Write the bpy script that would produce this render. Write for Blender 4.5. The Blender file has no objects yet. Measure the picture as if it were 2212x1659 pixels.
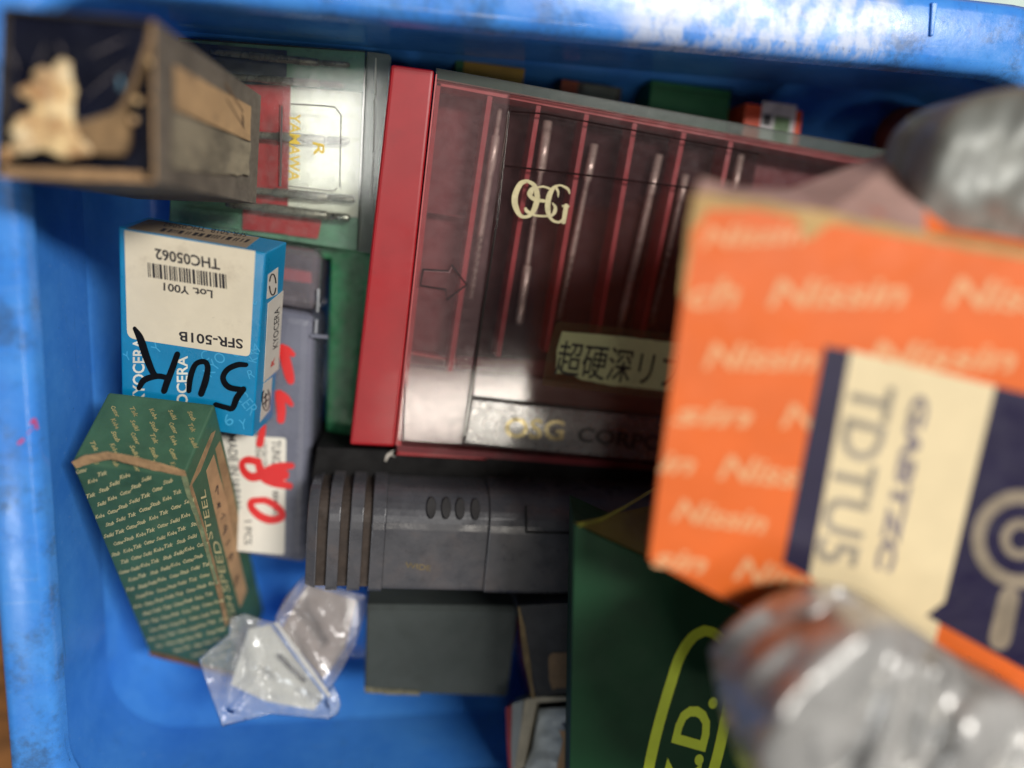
import bpy, bmesh, math, random
from mathutils import Vector, Matrix, noise
from mathutils.geometry import delaunay_2d_cdt
random.seed(7)
scene = bpy.context.scene
COL = scene.collection
MM = .001
# ------------------------------------------------------------------ camera
F, CX, CY = 1671., 1106., 829.5            # lens measured in units of a 2212 x 1659 picture
CAM = Vector((0, 0, .300))                 # 300 mm above the floor of the bin
_n = Vector((830 - CX, CY - 500, -F)).normalized()
_z = -_n
_x = (Vector((1, 0, 0)) - _z * _z.x).normalized()
_y = _z.cross(_x)
ROT = Matrix((_x, _y, _z))
cam = bpy.data.cameras.new('camera')
cam.sensor_width = 36; cam.lens = 36 * F / 2212
cam.clip_start = .01; cam.clip_end = 20
cam.dof.use_dof = True; cam.dof.focus_distance = .239; cam.dof.aperture_fstop = 1.9
cam_o = bpy.data.objects.new('camera', cam); COL.objects.link(cam_o)
cam_o.matrix_world = Matrix.Translation(CAM) @ ROT.to_4x4()
scene.camera = cam_o
# ------------------------------------------------------------------ light
w = bpy.data.worlds.new('World'); scene.world = w; w.use_nodes = True
w.node_tree.nodes['Background'].inputs[0].default_value = (.62, .75, 1.0, 1)
w.node_tree.nodes['Background'].inputs[1].default_value = .028
def area(name, loc, target, sx, sy, watts, col):
    l = bpy.data.lights.new(name, 'AREA'); l.shape = 'RECTANGLE'; l.size = sx; l.size_y = sy
    l.energy = watts; l.color = col
    o = bpy.data.objects.new(name, l); COL.objects.link(o); o.location = loc
    z = (Vector(loc) - Vector(target)).normalized(); x = (Vector((1, 0, 0)) - z * z.x).normalized()
    o.rotation_euler = Matrix((x, z.cross(x), z)).transposed().to_euler()
    return o
area('ceiling_lamp', (.25, -.50, 1.95), (0, 0, 0), .5, .16, 4.2, (1, .93, .82))
area('skylight', (-.17, .25, 1.95), (0, 0, 0), .22, .26, 2.3, (1, .97, .92))
area('roof_window', (.95, .60, 1.95), (0, 0, 0), .8, .26, 43, (1, .97, .93))
area('left_window', (-1.0, -.8, 1.9), (0, 0, 0), .4, .3, 4, (.9, .95, 1))
vs = scene.view_settings
scene.display_settings.display_device = 'sRGB'
vs.view_transform = 'Standard'; vs.look = 'None'; vs.gamma = 1; vs.exposure = 0
scene.cycles.max_bounces = 10; scene.cycles.transparent_max_bounces = 24
scene.cycles.sample_clamp_indirect = 4
# ------------------------------------------------------------------ picture point -> place
def ray(u, v): return ROT @ Vector(((u - CX) / F, (CY - v) / F, -1))
def L(u, v, l):
    d = ray(u, v); return CAM + d * (l * MM / -d.z)       # l = mm below the camera
class Face:
    """a flat face of a real object; (u, v) on it becomes a point, h = mm proud of it"""
    def __init__(s, a, b, c):
        A, B, C = [p if isinstance(p, Vector) else L(*p) for p in (a, b, c)]
        s.o = A; n = (B - A).cross(C - A).normalized()
        if n.dot(CAM - A) < 0: n = -n
        s.n = n
    def __call__(s, u, v, h=0):
        d = ray(u, v); o = s.o + s.n * (h * MM)
        return CAM + d * ((o - CAM).dot(s.n) / d.dot(s.n))
# ------------------------------------------------------------------ objects
BASE = {}
def props(o, label=None, cat=None, group=None, kind=None):
    for k, x in (('label', label), ('category', cat), ('group', group), ('kind', kind)):
        if x: o[k] = x
def thing(name, loc, label, cat, group=None):
    o = bpy.data.objects.new(name, None); COL.objects.link(o); o.location = loc
    o.empty_display_size = .01
    props(o, label, cat, group); BASE[o] = Vector(loc); return o
def mesh(name, verts, faces, mat, parent=None, smooth=False, base=None, label=None, kind=None, angle=None):
    b = BASE[parent] if parent else (base or Vector((0, 0, 0)))
    m = bpy.data.meshes.new(name)
    m.from_pydata([tuple(Vector(p) - b) for p in verts], [], faces)
    m.materials.append(mat)
    if smooth: m.polygons.foreach_set('use_smooth', [True] * len(m.polygons))
    m.update()
    o = bpy.data.objects.new(name, m); COL.objects.link(o)
    BASE[o] = b
    if parent: o.parent = parent
    else: o.location = b
    if label: o['label'] = label
    if kind: o['kind'] = kind
    return o
def from_bm(name, bm, mat, parent=None, smooth=False, base=None, label=None, kind=None):
    bmesh.ops.recalc_face_normals(bm, faces=bm.faces)
    vs_ = [v.co.copy() for v in bm.verts]; bm.verts.index_update()
    fs_ = [[v.index for v in f.verts] for f in bm.faces]; bm.free()
    return mesh(name, vs_, fs_, mat, parent, smooth, base, label, kind)
def solid(name, top, bot, mat, parent=None, bev=0, seg=2, base=None, label=None, smooth=False):
    """closed solid between two matching outlines"""
    bm = bmesh.new(); n = len(top)
    t = [bm.verts.new(p) for p in top]; b = [bm.verts.new(p) for p in bot]
    bm.faces.new(t); bm.faces.new(b[::-1])
    for i in range(n): bm.faces.new((t[i], b[i], b[(i + 1) % n], t[(i + 1) % n]))
    bmesh.ops.recalc_face_normals(bm, faces=bm.faces)
    if bev:
        bmesh.ops.bevel(bm, geom=list(bm.edges), offset=bev * MM, segments=seg, profile=.6, affect='EDGES', clamp_overlap=True)
    if n > 6: bmesh.ops.triangulate(bm, faces=[f for f in bm.faces if len(f.verts) > 4])
    return from_bm(name, bm, mat, parent, smooth, base, label)
def prism(name, face, pts, h0, h1, mat, parent=None, bev=0, base=None, label=None, seg=2):
    top = [face(u, v, h1) for u, v in pts]
    bot = [p - face.n * ((h1 - h0) * MM) for p in top]
    return solid(name, top, bot, mat, parent, bev, seg, base, label)
def rounded(pts, r, n=5):
    out = []; k = len(pts)
    for i in range(k):
        p0, p, p1 = Vector(pts[i - 1]), Vector(pts[i]), Vector(pts[(i + 1) % k])
        rr = r[i] if isinstance(r, (list, tuple)) else r
        if rr <= 0: out.append(tuple(p)); continue
        a = p + (p0 - p).normalized() * rr; b = p + (p1 - p).normalized() * rr
        for j in range(n + 1):
            t = j / n
            out.append(tuple(a * (1 - t) ** 2 + p * 2 * t * (1 - t) + b * t * t))
    return out
def jag(pts, step, amp, seed=0):
    """roughen an outline, for torn and worn edges"""
    rnd = random.Random(seed); out = []
    for i in range(len(pts)):
        a, b = Vector(pts[i]), Vector(pts[(i + 1) % len(pts)])
        n = max(1, int((b - a).length / step)); nn = Vector((-(b - a).y, (b - a).x)).normalized() if (b - a).length else Vector((0, 0))
        for j in range(n):
            out.append(tuple(a.lerp(b, j / n) + nn * (rnd.uniform(-amp, amp) if j else rnd.uniform(-amp, amp) * .5)))
    return out
def spline(pts, n=6):
    P = [Vector(p) for p in pts]; out = []
    for i in range(len(P) - 1):
        p0 = P[i - 1] if i else P[i] * 2 - P[i + 1]; p1, p2 = P[i], P[i + 1]
        p3 = P[i + 2] if i + 2 < len(P) else P[i + 1] * 2 - P[i]
        for j in range(n):
            t = j / n
            out.append(.5 * ((2 * p1) + (p2 - p0) * t + (2 * p0 - 5 * p1 + 4 * p2 - p3) * t * t + (3 * p1 - p0 - 3 * p2 + p3) * t ** 3))
    out.append(P[-1]); return out
def strokes(name, face, lines, mat, parent, h=.05, cap=True, label=None, smoothing=6):
    """pen strokes: each line is a list of (u, v, width)"""
    V, FC = [], []; dh = 0
    for ln in lines:
        pts = spline([Vector(p) for p in ln], smoothing) if smoothing else [Vector(p) for p in ln]
        if cap:
            d0 = (pts[0] - pts[1]).xy.normalized(); d1 = (pts[-1] - pts[-2]).xy.normalized(); s0, s1 = pts[0].copy(), pts[-1].copy()
            wd = lambda f, w_: w_ * max(.15, 2 * math.sqrt(max(0, .25 - f * f)))
            head = [Vector((*(s0.xy + d0 * s0.z * f), wd(f, s0.z))) for f in (.5, .42, .25)]
            tail = [Vector((*(s1.xy + d1 * s1.z * f), wd(f, s1.z))) for f in (.25, .42, .5)]
            pts = head + pts + tail
        i0 = len(V)
        for i, p in enumerate(pts):
            a = pts[max(0, i - 1)].xy; b = pts[min(len(pts) - 1, i + 1)].xy
            d = (b - a); d = d.normalized() if d.length > 1e-6 else Vector((1, 0)); nn = Vector((-d.y, d.x)) * p.z * .5
            dh += .0012
            V += [face(p.x + nn.x, p.y + nn.y, h + dh), face(p.x - nn.x, p.y - nn.y, h + dh)]
        for i in range(len(pts) - 1):
            q = i0 + 2 * i; FC.append((q, q + 1, q + 3, q + 2))
    return mesh(name, V, FC, mat, parent, label=label)
_glyphs = {}
def glyphs(s, off=0., shear=0., res=3, space=1.):
    key = (s, off, shear, res, space)
    if key not in _glyphs:
        c = bpy.data.curves.new('t', 'FONT'); c.body = s; c.offset = off; c.shear = shear; c.resolution_u = res; c.space_character = space
        c.fill_mode = 'FRONT'
        o = bpy.data.objects.new('t', c); COL.objects.link(o); bpy.context.view_layer.update()
        m = bpy.data.meshes.new_from_object(o.evaluated_get(bpy.context.evaluated_depsgraph_get()))
        v = [x.co.xy.copy() for x in m.vertices]; f = [tuple(p.vertices) for p in m.polygons]
        bpy.data.objects.remove(o); bpy.data.curves.remove(c); bpy.data.meshes.remove(m)
        x0 = min(p.x for p in v); x1 = max(p.x for p in v); y0 = min(p.y for p in v); y1 = max(p.y for p in v)
        _glyphs[key] = (v, f, x0, x1, y0, y1)
    return _glyphs[key]
def lettering(name, face, items, mat, parent, h=.05, off=0., shear=0., res=3, full=False, label=None, space=1.):
    """items: (string, p00, p10, p01): baseline start, baseline end and top of the first letter, as points on the face"""
    V, FC = [], []
    for s, a, b, c in items:
        v, f, x0, x1, y0, y1 = glyphs(s, off, shear, res, space)
        if not full: y0 = min(0, 0) if y0 < -.02 else y0
        i0 = len(V); a, b, c = Vector(a), Vector(b), Vector(c)
        for p in v:
            q = a + (b - a) * ((p.x - x0) / (x1 - x0)) + (c - a) * ((p.y - y0) / (y1 - y0))
            V.append(face(q.x, q.y, h))
        FC += [tuple(i + i0 for i in t) for t in f]
    return mesh(name, V, FC, mat, parent, label=label)
def tube(name, p, q, prof, mat, parent=None, n=16, base=None, twist=0, flute=0, label=None, two=None):
    """turned rod from p to q; prof = [(t, radius mm)]; beyond t=flute[0] the section is a twisted two-flute web"""
    ax = (q - p); Lr = ax.length; ax = ax.normalized()
    s = ax.orthogonal().normalized(); t_ = ax.cross(s)
    V, FC = [], []; rings = []
    for t, r in prof:
        if flute and rings and t > flute:
            t0 = rings[-1][0]; r0 = rings[-1][1]; k = max(1, int((t - t0) * 60))
            for j in range(1, k): rings.append((t0 + (t - t0) * j / k, r0 + (r - r0) * j / k))
        rings.append((t, r))
    for t, r in rings:
        for i in range(n):
            a = 2 * math.pi * i / n; rr = r
            if flute and t >= flute:
                ph = a - twist * (t - flute); rr = r * (1 - .45 * max(0, math.cos(2 * ph)) ** .7)
            V.append(p + ax * (Lr * t) + (s * math.cos(a) + t_ * math.sin(a)) * rr * MM)
    for k in range(len(rings) - 1):
        for i in range(n): FC.append((k * n + i, k * n + (i + 1) % n, (k + 1) * n + (i + 1) % n, (k + 1) * n + i))
    FC.append(tuple(range(n))[::-1]); FC.append(tuple((len(rings) - 1) * n + i for i in range(n)))
    return mesh(name, V, FC, mat, parent, True, base, label)
# ------------------------------------------------------------------ materials
def lin(c):
    return tuple(((x / 255) / 12.92 if x / 255 <= .04045 else ((x / 255 + .055) / 1.055) ** 2.4) for x in c)
class N:
    def __init__(s, name):
        s.m = bpy.data.materials.new(name); s.m.use_nodes = True; s.t = s.m.node_tree; s.t.nodes.clear()
        s.out = s('ShaderNodeOutputMaterial'); s.tc = s('ShaderNodeTexCoord')
    def __call__(s, typ, **kw):
        n = s.t.nodes.new(typ)
        for k, v in kw.items(): setattr(n, k, v)
        return n
    def link(s, a, b): s.t.links.new(a, b)
    def noise(s, scale, detail=4, rough=.6, stretch=None):
        n = s('ShaderNodeTexNoise'); n.inputs['Scale'].default_value = scale; n.inputs['Detail'].default_value = detail; n.inputs['Roughness'].default_value = rough
        if stretch:
            mp = s('ShaderNodeMapping'); mp.inputs['Scale'].default_value = stretch; s.link(s.tc.outputs['Object'], mp.inputs[0]); s.link(mp.outputs[0], n.inputs['Vector'])
        else: s.link(s.tc.outputs['Object'], n.inputs['Vector'])
        return n.outputs['Fac']
    def ramp(s, x, a, b, lo=0, hi=1):
        n = s('ShaderNodeMapRange'); n.interpolation_type = 'SMOOTHSTEP'
        for i, v in enumerate((a, b, lo, hi)): n.inputs[i + 1].default_value = v
        s.link(x, n.inputs[0]); return n.outputs[0]
    def mix(s, f, a, b):
        n = s('ShaderNodeMix', data_type='RGBA')
        for sock, v in ((n.inputs[0], f), (n.inputs[6], a), (n.inputs[7], b)):
            if isinstance(v, (int, float)): sock.default_value = v
            elif isinstance(v, tuple): sock.default_value = (*v[:3], 1)
            else: s.link(v, sock)
        return n.outputs[2]
    def math(s, op, a, b):
        n = s('ShaderNodeMath', operation=op)
        for i, v in enumerate((a, b)):
            if isinstance(v, (int, float)): n.inputs[i].default_value = v
            else: s.link(v, n.inputs[i])
        return n.outputs[0]
def mat(name, col, rough=.5, metal=0, var=.25, vscale=90, dirt=None, bump=0, bscale=900, spec=.5, stretch=None, rvar=.15, coat=0, fibre=None):
    """dirt = list of (colour, noise scale, lo, hi, amount)"""
    s = N(name); p = s('ShaderNodeBsdfPrincipled')
    c = lin(col)
    n = s.noise(vscale, 5, .65, stretch)
    base = s.mix(s.ramp(n, .3, .7), tuple(x * (1 - var) for x in c), tuple(min(1, x * (1 + var)) for x in c))
    for d in (dirt or []):
        f = s.ramp(s.noise(d[1], 6, .7, d[5] if len(d) > 5 else None), d[2], d[3], 0, d[4]); base = s.mix(f, base, lin(d[0]))
    s.link(base, p.inputs['Base Color'])
    p.inputs['Metallic'].default_value = metal; p.inputs['Specular IOR Level'].default_value = spec
    s.link(s.ramp(s.noise(vscale * 1.7, 5, .7), .25, .75, max(.02, rough - rvar), min(1, rough + rvar)), p.inputs['Roughness'])
    if coat: p.inputs['Coat Weight'].default_value = coat; p.inputs['Coat Roughness'].default_value = .12
    if bump:
        b = s('ShaderNodeBump'); b.inputs['Strength'].default_value = bump; b.inputs['Distance'].default_value = .0003
        s.link(s.noise(bscale, 4, .6, fibre), b.inputs['Height']); s.link(b.outputs[0], p.inputs['Normal'])
    s.link(p.outputs[0], s.out.inputs[0]); return s.m
def film(name, tint, haze=.05, hazecol=(200, 195, 190), rough=.06, ior=1.45, dirt=.0, smear=.0, bump=0, bscale=200, boost=1.):
    """clear plastic sheet: lets light through, with a real reflection and a little dust"""
    s = N(name)
    t = s('ShaderNodeBsdfTransparent'); t.inputs[0].default_value = (*tint, 1)
    g = s('ShaderNodeBsdfGlossy'); s.link(s.ramp(s.noise(350, 6, .7), .3, .7, max(.02, rough * (1 - smear)), rough * (1 + smear)), g.inputs['Roughness'])
    d = s('ShaderNodeBsdfDiffuse'); d.inputs[0].default_value = (*lin(hazecol), 1)
    m1 = s('ShaderNodeMixShader'); s.link(s.ramp(s.noise(300, 4, .6), .3, .8, haze, haze + dirt), m1.inputs[0]); s.link(t.outputs[0], m1.inputs[1]); s.link(d.outputs[0], m1.inputs[2])
    fr = s('ShaderNodeFresnel'); fr.inputs[0].default_value = ior
    m2 = s('ShaderNodeMixShader'); s.link(s.math('MULTIPLY', fr.outputs[0], boost), m2.inputs[0]); s.link(m1.outputs[0], m2.inputs[1]); s.link(g.outputs[0], m2.inputs[2])
    if bump:
        b = s('ShaderNodeBump'); b.inputs['Strength'].default_value = bump; b.inputs['Distance'].default_value = .0006
        s.link(s.noise(bscale, 3, .5), b.inputs['Height']); s.link(b.outputs[0], g.inputs['Normal']); s.link(b.outputs[0], fr.inputs['Normal'])
    s.link(m2.outputs[0], s.out.inputs[0]); return s.m
GRIME = ((40, 36, 32), 160, .55, .8, .55)
BLACK = mat('black ink', (18, 18, 22), .5, var=.1, spec=.3)
TAN = mat('kraft board', (176, 140, 100), .85, var=.25, vscale=300, bump=.6, dirt=[((80, 60, 45), 220, .55, .75, .6)])
WHITEP = mat('white label paper', (232, 219, 192), .6, var=.05, vscale=60, dirt=[((150, 132, 108), 70, .52, .85, .5), ((70, 60, 50), 420, .68, .76, .5)], bump=.08)
STEEL = mat('bright steel', (190, 185, 175), .28, 1, var=.12, vscale=300)
# ================================================================== the setting
wood = mat('worn brown wood', (150, 98, 48), .7, var=.3, vscale=30, stretch=(1, 8, 1), dirt=[((60, 42, 25), 60, .45, .75, .7)], bump=.4, bscale=200)
tb = mesh('table', [(-1, -1, -.006), (1, -1, -.006), (1, 1, -.006), (-1, 1, -.006)], [(0, 1, 2, 3)], wood); tb['kind'] = 'structure'
# ------------------------------------------------------------------ the bin
RIM = 225
def bin_mat(name, worn):
    s = N(name); p = s('ShaderNodeBsdfPrincipled')
    base = s.mix(s.ramp(s.noise(40, 5, .7), .3, .7), lin((66, 142, 236)), lin((84, 160, 246)))
    base = s.mix(s.ramp(s.noise(48, 9, .8), .5 if worn else .56, .68 if worn else .78, 0, .62 if worn else .35), base, lin((64, 78, 96)))              # grease smears
    base = s.mix(s.ramp(s.noise(600, 3, .7), .68, .76, 0, .6), base, lin((26, 30, 40)))              # specks
    base = s.mix(s.ramp(s.noise(900, 2, .5, (.06, 1, 1)), .66, .74, 0, .22), base, lin((150, 190, 235)))        # scratches
    base = s.mix(s.ramp(s.noise(700, 2, .5, (1, .05, 1)), .68, .76, 0, .2), base, lin((20, 40, 90)))
    rough = s.ramp(s.noise(110, 6, .75), .3, .75, .16 if worn else .07, .36 if worn else .22)
    if worn:                                                                                         # pale patches painted for window glare over scuffs on the far rim
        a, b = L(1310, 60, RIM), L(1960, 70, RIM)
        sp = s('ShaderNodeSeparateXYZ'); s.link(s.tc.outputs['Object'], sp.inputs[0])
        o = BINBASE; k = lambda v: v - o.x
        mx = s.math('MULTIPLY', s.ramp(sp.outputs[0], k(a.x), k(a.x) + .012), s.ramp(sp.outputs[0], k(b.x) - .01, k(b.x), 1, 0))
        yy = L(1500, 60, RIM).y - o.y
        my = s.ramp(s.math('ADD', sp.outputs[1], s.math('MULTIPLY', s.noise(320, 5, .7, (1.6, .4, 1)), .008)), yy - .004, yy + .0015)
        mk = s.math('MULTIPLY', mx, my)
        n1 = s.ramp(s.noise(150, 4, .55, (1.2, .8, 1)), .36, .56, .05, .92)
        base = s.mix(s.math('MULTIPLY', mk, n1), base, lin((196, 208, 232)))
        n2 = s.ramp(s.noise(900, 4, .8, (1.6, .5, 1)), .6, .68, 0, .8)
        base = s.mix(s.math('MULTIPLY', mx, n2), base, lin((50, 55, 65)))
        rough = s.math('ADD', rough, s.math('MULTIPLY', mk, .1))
    s.link(base, p.inputs['Base Color']); s.link(rough, p.inputs['Roughness'])
    p.inputs['Specular IOR Level'].default_value = .55
    p.inputs['Subsurface Weight'].default_value = 0
    b = s('ShaderNodeBump'); b.inputs['Strength'].default_value = .12; b.inputs['Distance'].default_value = .0004
    s.link(s.noise(300, 5, .6), b.inputs['Height']); s.link(b.outputs[0], p.inputs['Normal'])
    s.link(p.outputs[0], s.out.inputs[0]); return s.m
p1, p2, q1, q2 = L(527, 10, RIM), L(2207, 167, RIM), L(30, 430, RIM), L(136, 1529, RIM)
ex = (p2 - p1).normalized(); ey = Vector((ex.y, -ex.x, 0))
qq = (q1 + q2) / 2
A0 = p1 + ex * (qq - p1).dot(ex)                     # inner corner of the rim, far left
BINBASE = Vector((A0.x, A0.y, 0))
LX, LY = .300, .237
print('bin', LX, LY, 'skew', math.degrees(math.acos((q2 - q1).normalized().dot(ey))))
def rr(out, z, r, n=10):
    pts = []; r += .009
    for cx, cy, a0 in ((0, 0, 180), (LX, 0, 270), (LX, LY, 0), (0, LY, 90)):
        sx = 1 if cx == 0 else -1; sy = 1 if cy == 0 else -1
        ox, oy = cx - sx * out * (.68 if cx == 0 and out > 0 else 1), cy - sy * out
        for i in range(n + 1):
            a = math.radians(a0 + 90 * i / n)
            X = ox + sx * r + math.cos(a) * r; Y = oy + sy * r + math.sin(a) * r
            pts.append(A0 + ex * X + ey * Y); pts[-1].z = z
    return pts
def shell(name, loops, m, parent, cap):
    V, FC = [], []; n = len(loops[0])
    for l in loops: V += l
    for k in range(len(loops) - 1):
        for i in range(n): FC.append((k * n + i, k * n + (i + 1) % n, (k + 1) * n + (i + 1) % n, (k + 1) * n + i))
    if cap: FC.append(tuple((len(loops) - 1) * n + i for i in range(n)))
    o = mesh(name, V, FC, m, parent, True)
    md = o.modifiers.new('e', 'EDGE_SPLIT'); md.split_angle = math.radians(50)
    return o
zt = .3 - RIM * MM
bin_o = thing('plastic_bin', BINBASE, 'scuffed blue plastic bin that holds all the boxes and cases', 'bin')
BLUE = bin_mat('blue plastic', False); BLUER = bin_mat('worn blue plastic with glare', True)
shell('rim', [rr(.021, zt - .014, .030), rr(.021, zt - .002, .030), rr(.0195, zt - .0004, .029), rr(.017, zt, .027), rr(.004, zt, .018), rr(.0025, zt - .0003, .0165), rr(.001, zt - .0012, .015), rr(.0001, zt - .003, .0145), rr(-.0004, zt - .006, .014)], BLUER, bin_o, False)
shell('body', [rr(.019, zt - .014, .029), rr(.0185, zt - .003, .029), rr(.004, zt - .003, .018), rr(.001, -.0045, .014), rr(-.001, -.005, .012)], BLUE, bin_o, True)
shell('inside', [rr(-.0004, zt - .006, .014), rr(.007, zt - .009, .019), rr(.0, .010, .014), rr(-.0036, .005, .0125), rr(-.0055, .0022, .011), rr(-.009, .0004, .009), rr(-.012, 0, .007)], BLUE, bin_o, True)
rib = Face(L(2000, 20, RIM - .1), L(2030, 22, RIM - .1), L(2010, 80, RIM - .1))
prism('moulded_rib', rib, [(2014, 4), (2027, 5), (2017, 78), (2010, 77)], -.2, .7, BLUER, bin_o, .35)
fl = Face((20, 900, RIM), (90, 900, RIM), (50, 1000, RIM))
strokes('pink_mark', fl, [[(66, 915, 5), (74, 907, 7), (80, 925, 6)], [(40, 958, 6), (50, 950, 7)], [(58, 938, 2), (70, 926, 2)]], mat('pink marker', (226, 70, 130), .5), bin_o, .08)
# pale sheet outside the bin, top right
sheet = mat('pale green paper', (214, 232, 222), .7, var=.05)
f = Face((2000, 0, 290), (2212, 0, 290), (2100, 60, 290))
o = prism('paper_sheet', f, [(1850, -120), (2400, -60), (2400, 90), (1850, 30)], 0, .4, sheet, None, base=f(2100, 0)); props(o, 'pale green paper sheet lying outside the bin beyond its far rim', 'paper')
# ================================================================== navy carton, top left
def quad(face, pts, h=0): return [face(u, v, h) for u, v in pts]
NAVY = mat('navy coated board', (17, 19, 34), .32, var=.3, vscale=80, dirt=[((70, 62, 60), 110, .6, .85, .35)], coat=.3, rvar=.1)
NAVYSIDE = mat('grimy dark board', (112, 103, 90), .75, var=.25, vscale=60, dirt=[((38, 34, 32), 70, .4, .75, .6), ((120, 104, 84), 190, .58, .8, .45, (1, 1, .3))], bump=.3)
TORN = mat('torn kraft fibre', (232, 198, 146), .95, var=.3, vscale=150, dirt=[((168, 108, 62), 130, .4, .62, .75), ((246, 228, 190), 110, .5, .68, .8), ((90, 62, 44), 200, .62, .74, .6)], bump=1.0, bscale=500)
nA, nB, nC, nD = L(3, 14, 200), L(332, 42, 197), L(336, 394, 197), L(-10, 380, 200)
fB, fC = L(564, 207, 256), L(553, 440, 256)
fA, fD = fB + (nA - nB), fC + (nD - nC)
nav = thing('navy_carton', (fA + fC) / 2, 'long navy carton standing on end with its torn open end up', 'box')
def lerp4(q, k, d=0): 
    c = sum(q, Vector()) / 4; return [p.lerp(c, k) for p in q]
near, far = [nA, nB, nC, nD], [fA, fB, fC, fD]
inn = lerp4(near, .034); deep = [a.lerp(b, .12) for a, b in zip(inn, lerp4(far, .034))]
V = near + far + inn + deep
FC = [(0, 1, 5, 4), (1, 2, 6, 5), (2, 3, 7, 6), (3, 0, 4, 7), (4, 5, 6, 7)]
mesh('body', V, FC, NAVYSIDE, nav)
fn = Face(nA, nB, nC)
mesh('board_edge', near + inn + deep, [(1, 2, 6, 5), (2, 3, 7, 6)], TAN, nav)
mesh('liner', near + inn + deep, [(0, 1, 5, 4), (3, 0, 4, 7), (4, 5, 9, 8), (5, 6, 10, 9), (6, 7, 11, 10), (7, 4, 8, 11)], mat('dark worn liner', (58, 52, 46), .8, var=.4, vscale=120), nav)
mesh('inner_panel', [p + Vector((0, 0, .0005)) for p in deep], [(0, 1, 2, 3)], NAVY, nav)
K = 3.558
z1 = lambda P: [(x / K, y / K) for x, y in P]
flap = z1([(40, 110), (600, 150), (1145, 200), (1120, 330), (1040, 560), (950, 770), (880, 850), (760, 900), (610, 935), (575, 990), (300, 1010), (30, 960)])
prism('end_flap', fn, flap, -2.2, -1.4, NAVY, nav, .2)
edge = z1([(1118, 190), (1160, 150), (1200, 200), (1130, 420), (1060, 590), (1000, 760), (960, 850), (980, 960), (985, 1120), (950, 1190), (700, 1180), (560, 960), (610, 925), (760, 890), (865, 835), (930, 760), (1020, 560), (1100, 330)])
prism('torn_edge', fn, jag(edge, 10, .7, 3), -3.4, -1.6, mat('torn brown board', (150, 120, 84), .9, var=.3, vscale=150, dirt=[((70, 52, 36), 120, .45, .7, .7)], bump=.8), nav)
tear = z1([(118, 690), (190, 650), (262, 640), (250, 560), (300, 520), (400, 530), (430, 470), (490, 450), (545, 490), (552, 600), (590, 690), (560, 760), (566, 930), (600, 1040), (680, 1120), (700, 1190), (600, 1205), (480, 1222), (400, 1175), (300, 1150), (200, 1180), (90, 1195), (60, 1140), (120, 1060), (60, 1000), (130, 900), (250, 850), (235, 770), (150, 740)])
bm = bmesh.new()
# the torn fibre is a lumpy pad
def pad(name, face, outline, h, hh, m, parent, step=5, ns=.03, seed=0, base=None, hf=None, smooth=True, thick=.3):
    xs = [p[0] for p in outline]; ys = [p[1] for p in outline]
    pts = [Vector(p) for p in outline]
    def inside(p):
        c = False; j = len(pts) - 1
        for i in range(len(pts)):
            a, b = pts[i], pts[j]
            if (a.y > p[1]) != (b.y > p[1]) and p[0] < (b.x - a.x) * (p[1] - a.y) / (b.y - a.y) + a.x: c = not c
            j = i
        return c
    def dist(p):
        d = 1e9; P = Vector(p)
        for i in range(len(pts)):
            a, b = pts[i - 1], pts[i]; ab = b - a
            t = max(0, min(1, (P - a).dot(ab) / max(1e-9, ab.length_squared))); d = min(d, (P - a - ab * t).length)
        return d
    cand = []; y = min(ys)
    rnd = random.Random(seed)
    while y < max(ys):
        x = min(xs)
        while x < max(xs):
            p = (x + rnd.uniform(-.3, .3) * step, y + rnd.uniform(-.3, .3) * step)
            if inside(p) and dist(p) > step * .45: cand.append(p)
            x += step
        y += step
    n = len(pts)
    vv, ee, ff, *_ = delaunay_2d_cdt(pts + [Vector(p) for p in cand], [(i, (i + 1) % n) for i in range(n)], [], 1, 1e-4)
    top = []
    for p in vv:
        if hf: z = hf(p.x, p.y, dist(p))
        else:
            e = min(1, dist(p) / (step * 2)); z = h + e * hh * (.55 + .9 * noise.noise(Vector((p.x * ns, p.y * ns, seed))) + .4 * noise.noise(Vector((p.x * ns * 3, p.y * ns * 3, seed + 5))))
        top.append(face(p.x, p.y, z))
    V = top + [p - face.n * (thick * MM) for p in top]; k = len(top)
    cnt = {}
    for f_ in ff:
        for i in range(len(f_)): cnt[(f_[i], f_[(i + 1) % len(f_)])] = 1
    FC = [tuple(f_) for f_ in ff] + [tuple(i + k for i in f_[::-1]) for f_ in ff]
    for (a, b) in cnt:
        if (b, a) not in cnt: FC.append((b, a, a + k, b + k))
    return mesh(name, V, FC, m, parent, smooth, base)
bm.free()
pad('torn_fibre', fn, jag(tear, 5, 2.6, 5), -1.3, .7, TORN, nav, 6, .05, 2)
pad('torn_fibre', fn, jag(z1([(-20, 1110), (60, 1130), (80, 1230), (30, 1250), (-20, 1250)]), 7, 1.6, 6), -1.0, .9, TORN, nav, 6, .05, 8)
pad('loose_board', fn, jag(z1([(-20, 1290), (300, 1290), (600, 1300), (1090, 1320), (1110, 1385), (700, 1400), (300, 1372), (-20, 1350)]), 12, .8, 8), -1.2, .7, TAN, nav, 8, .03, 9)
for k_, (x, y) in enumerate(((1050, 770), (1020, 920), (1165, 470), (1175, 770))):
    pad('torn_fibre', fn, jag(z1([(x - 32, y - 28), (x + 30, y - 22), (x + 34, y + 24), (x - 20, y + 30)]), 4, 1.2, k_), -1.6, .6, TORN, nav, 4, .1, k_)
SCR = mat('pale scuff', (112, 104, 104), .8, var=.3)
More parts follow.
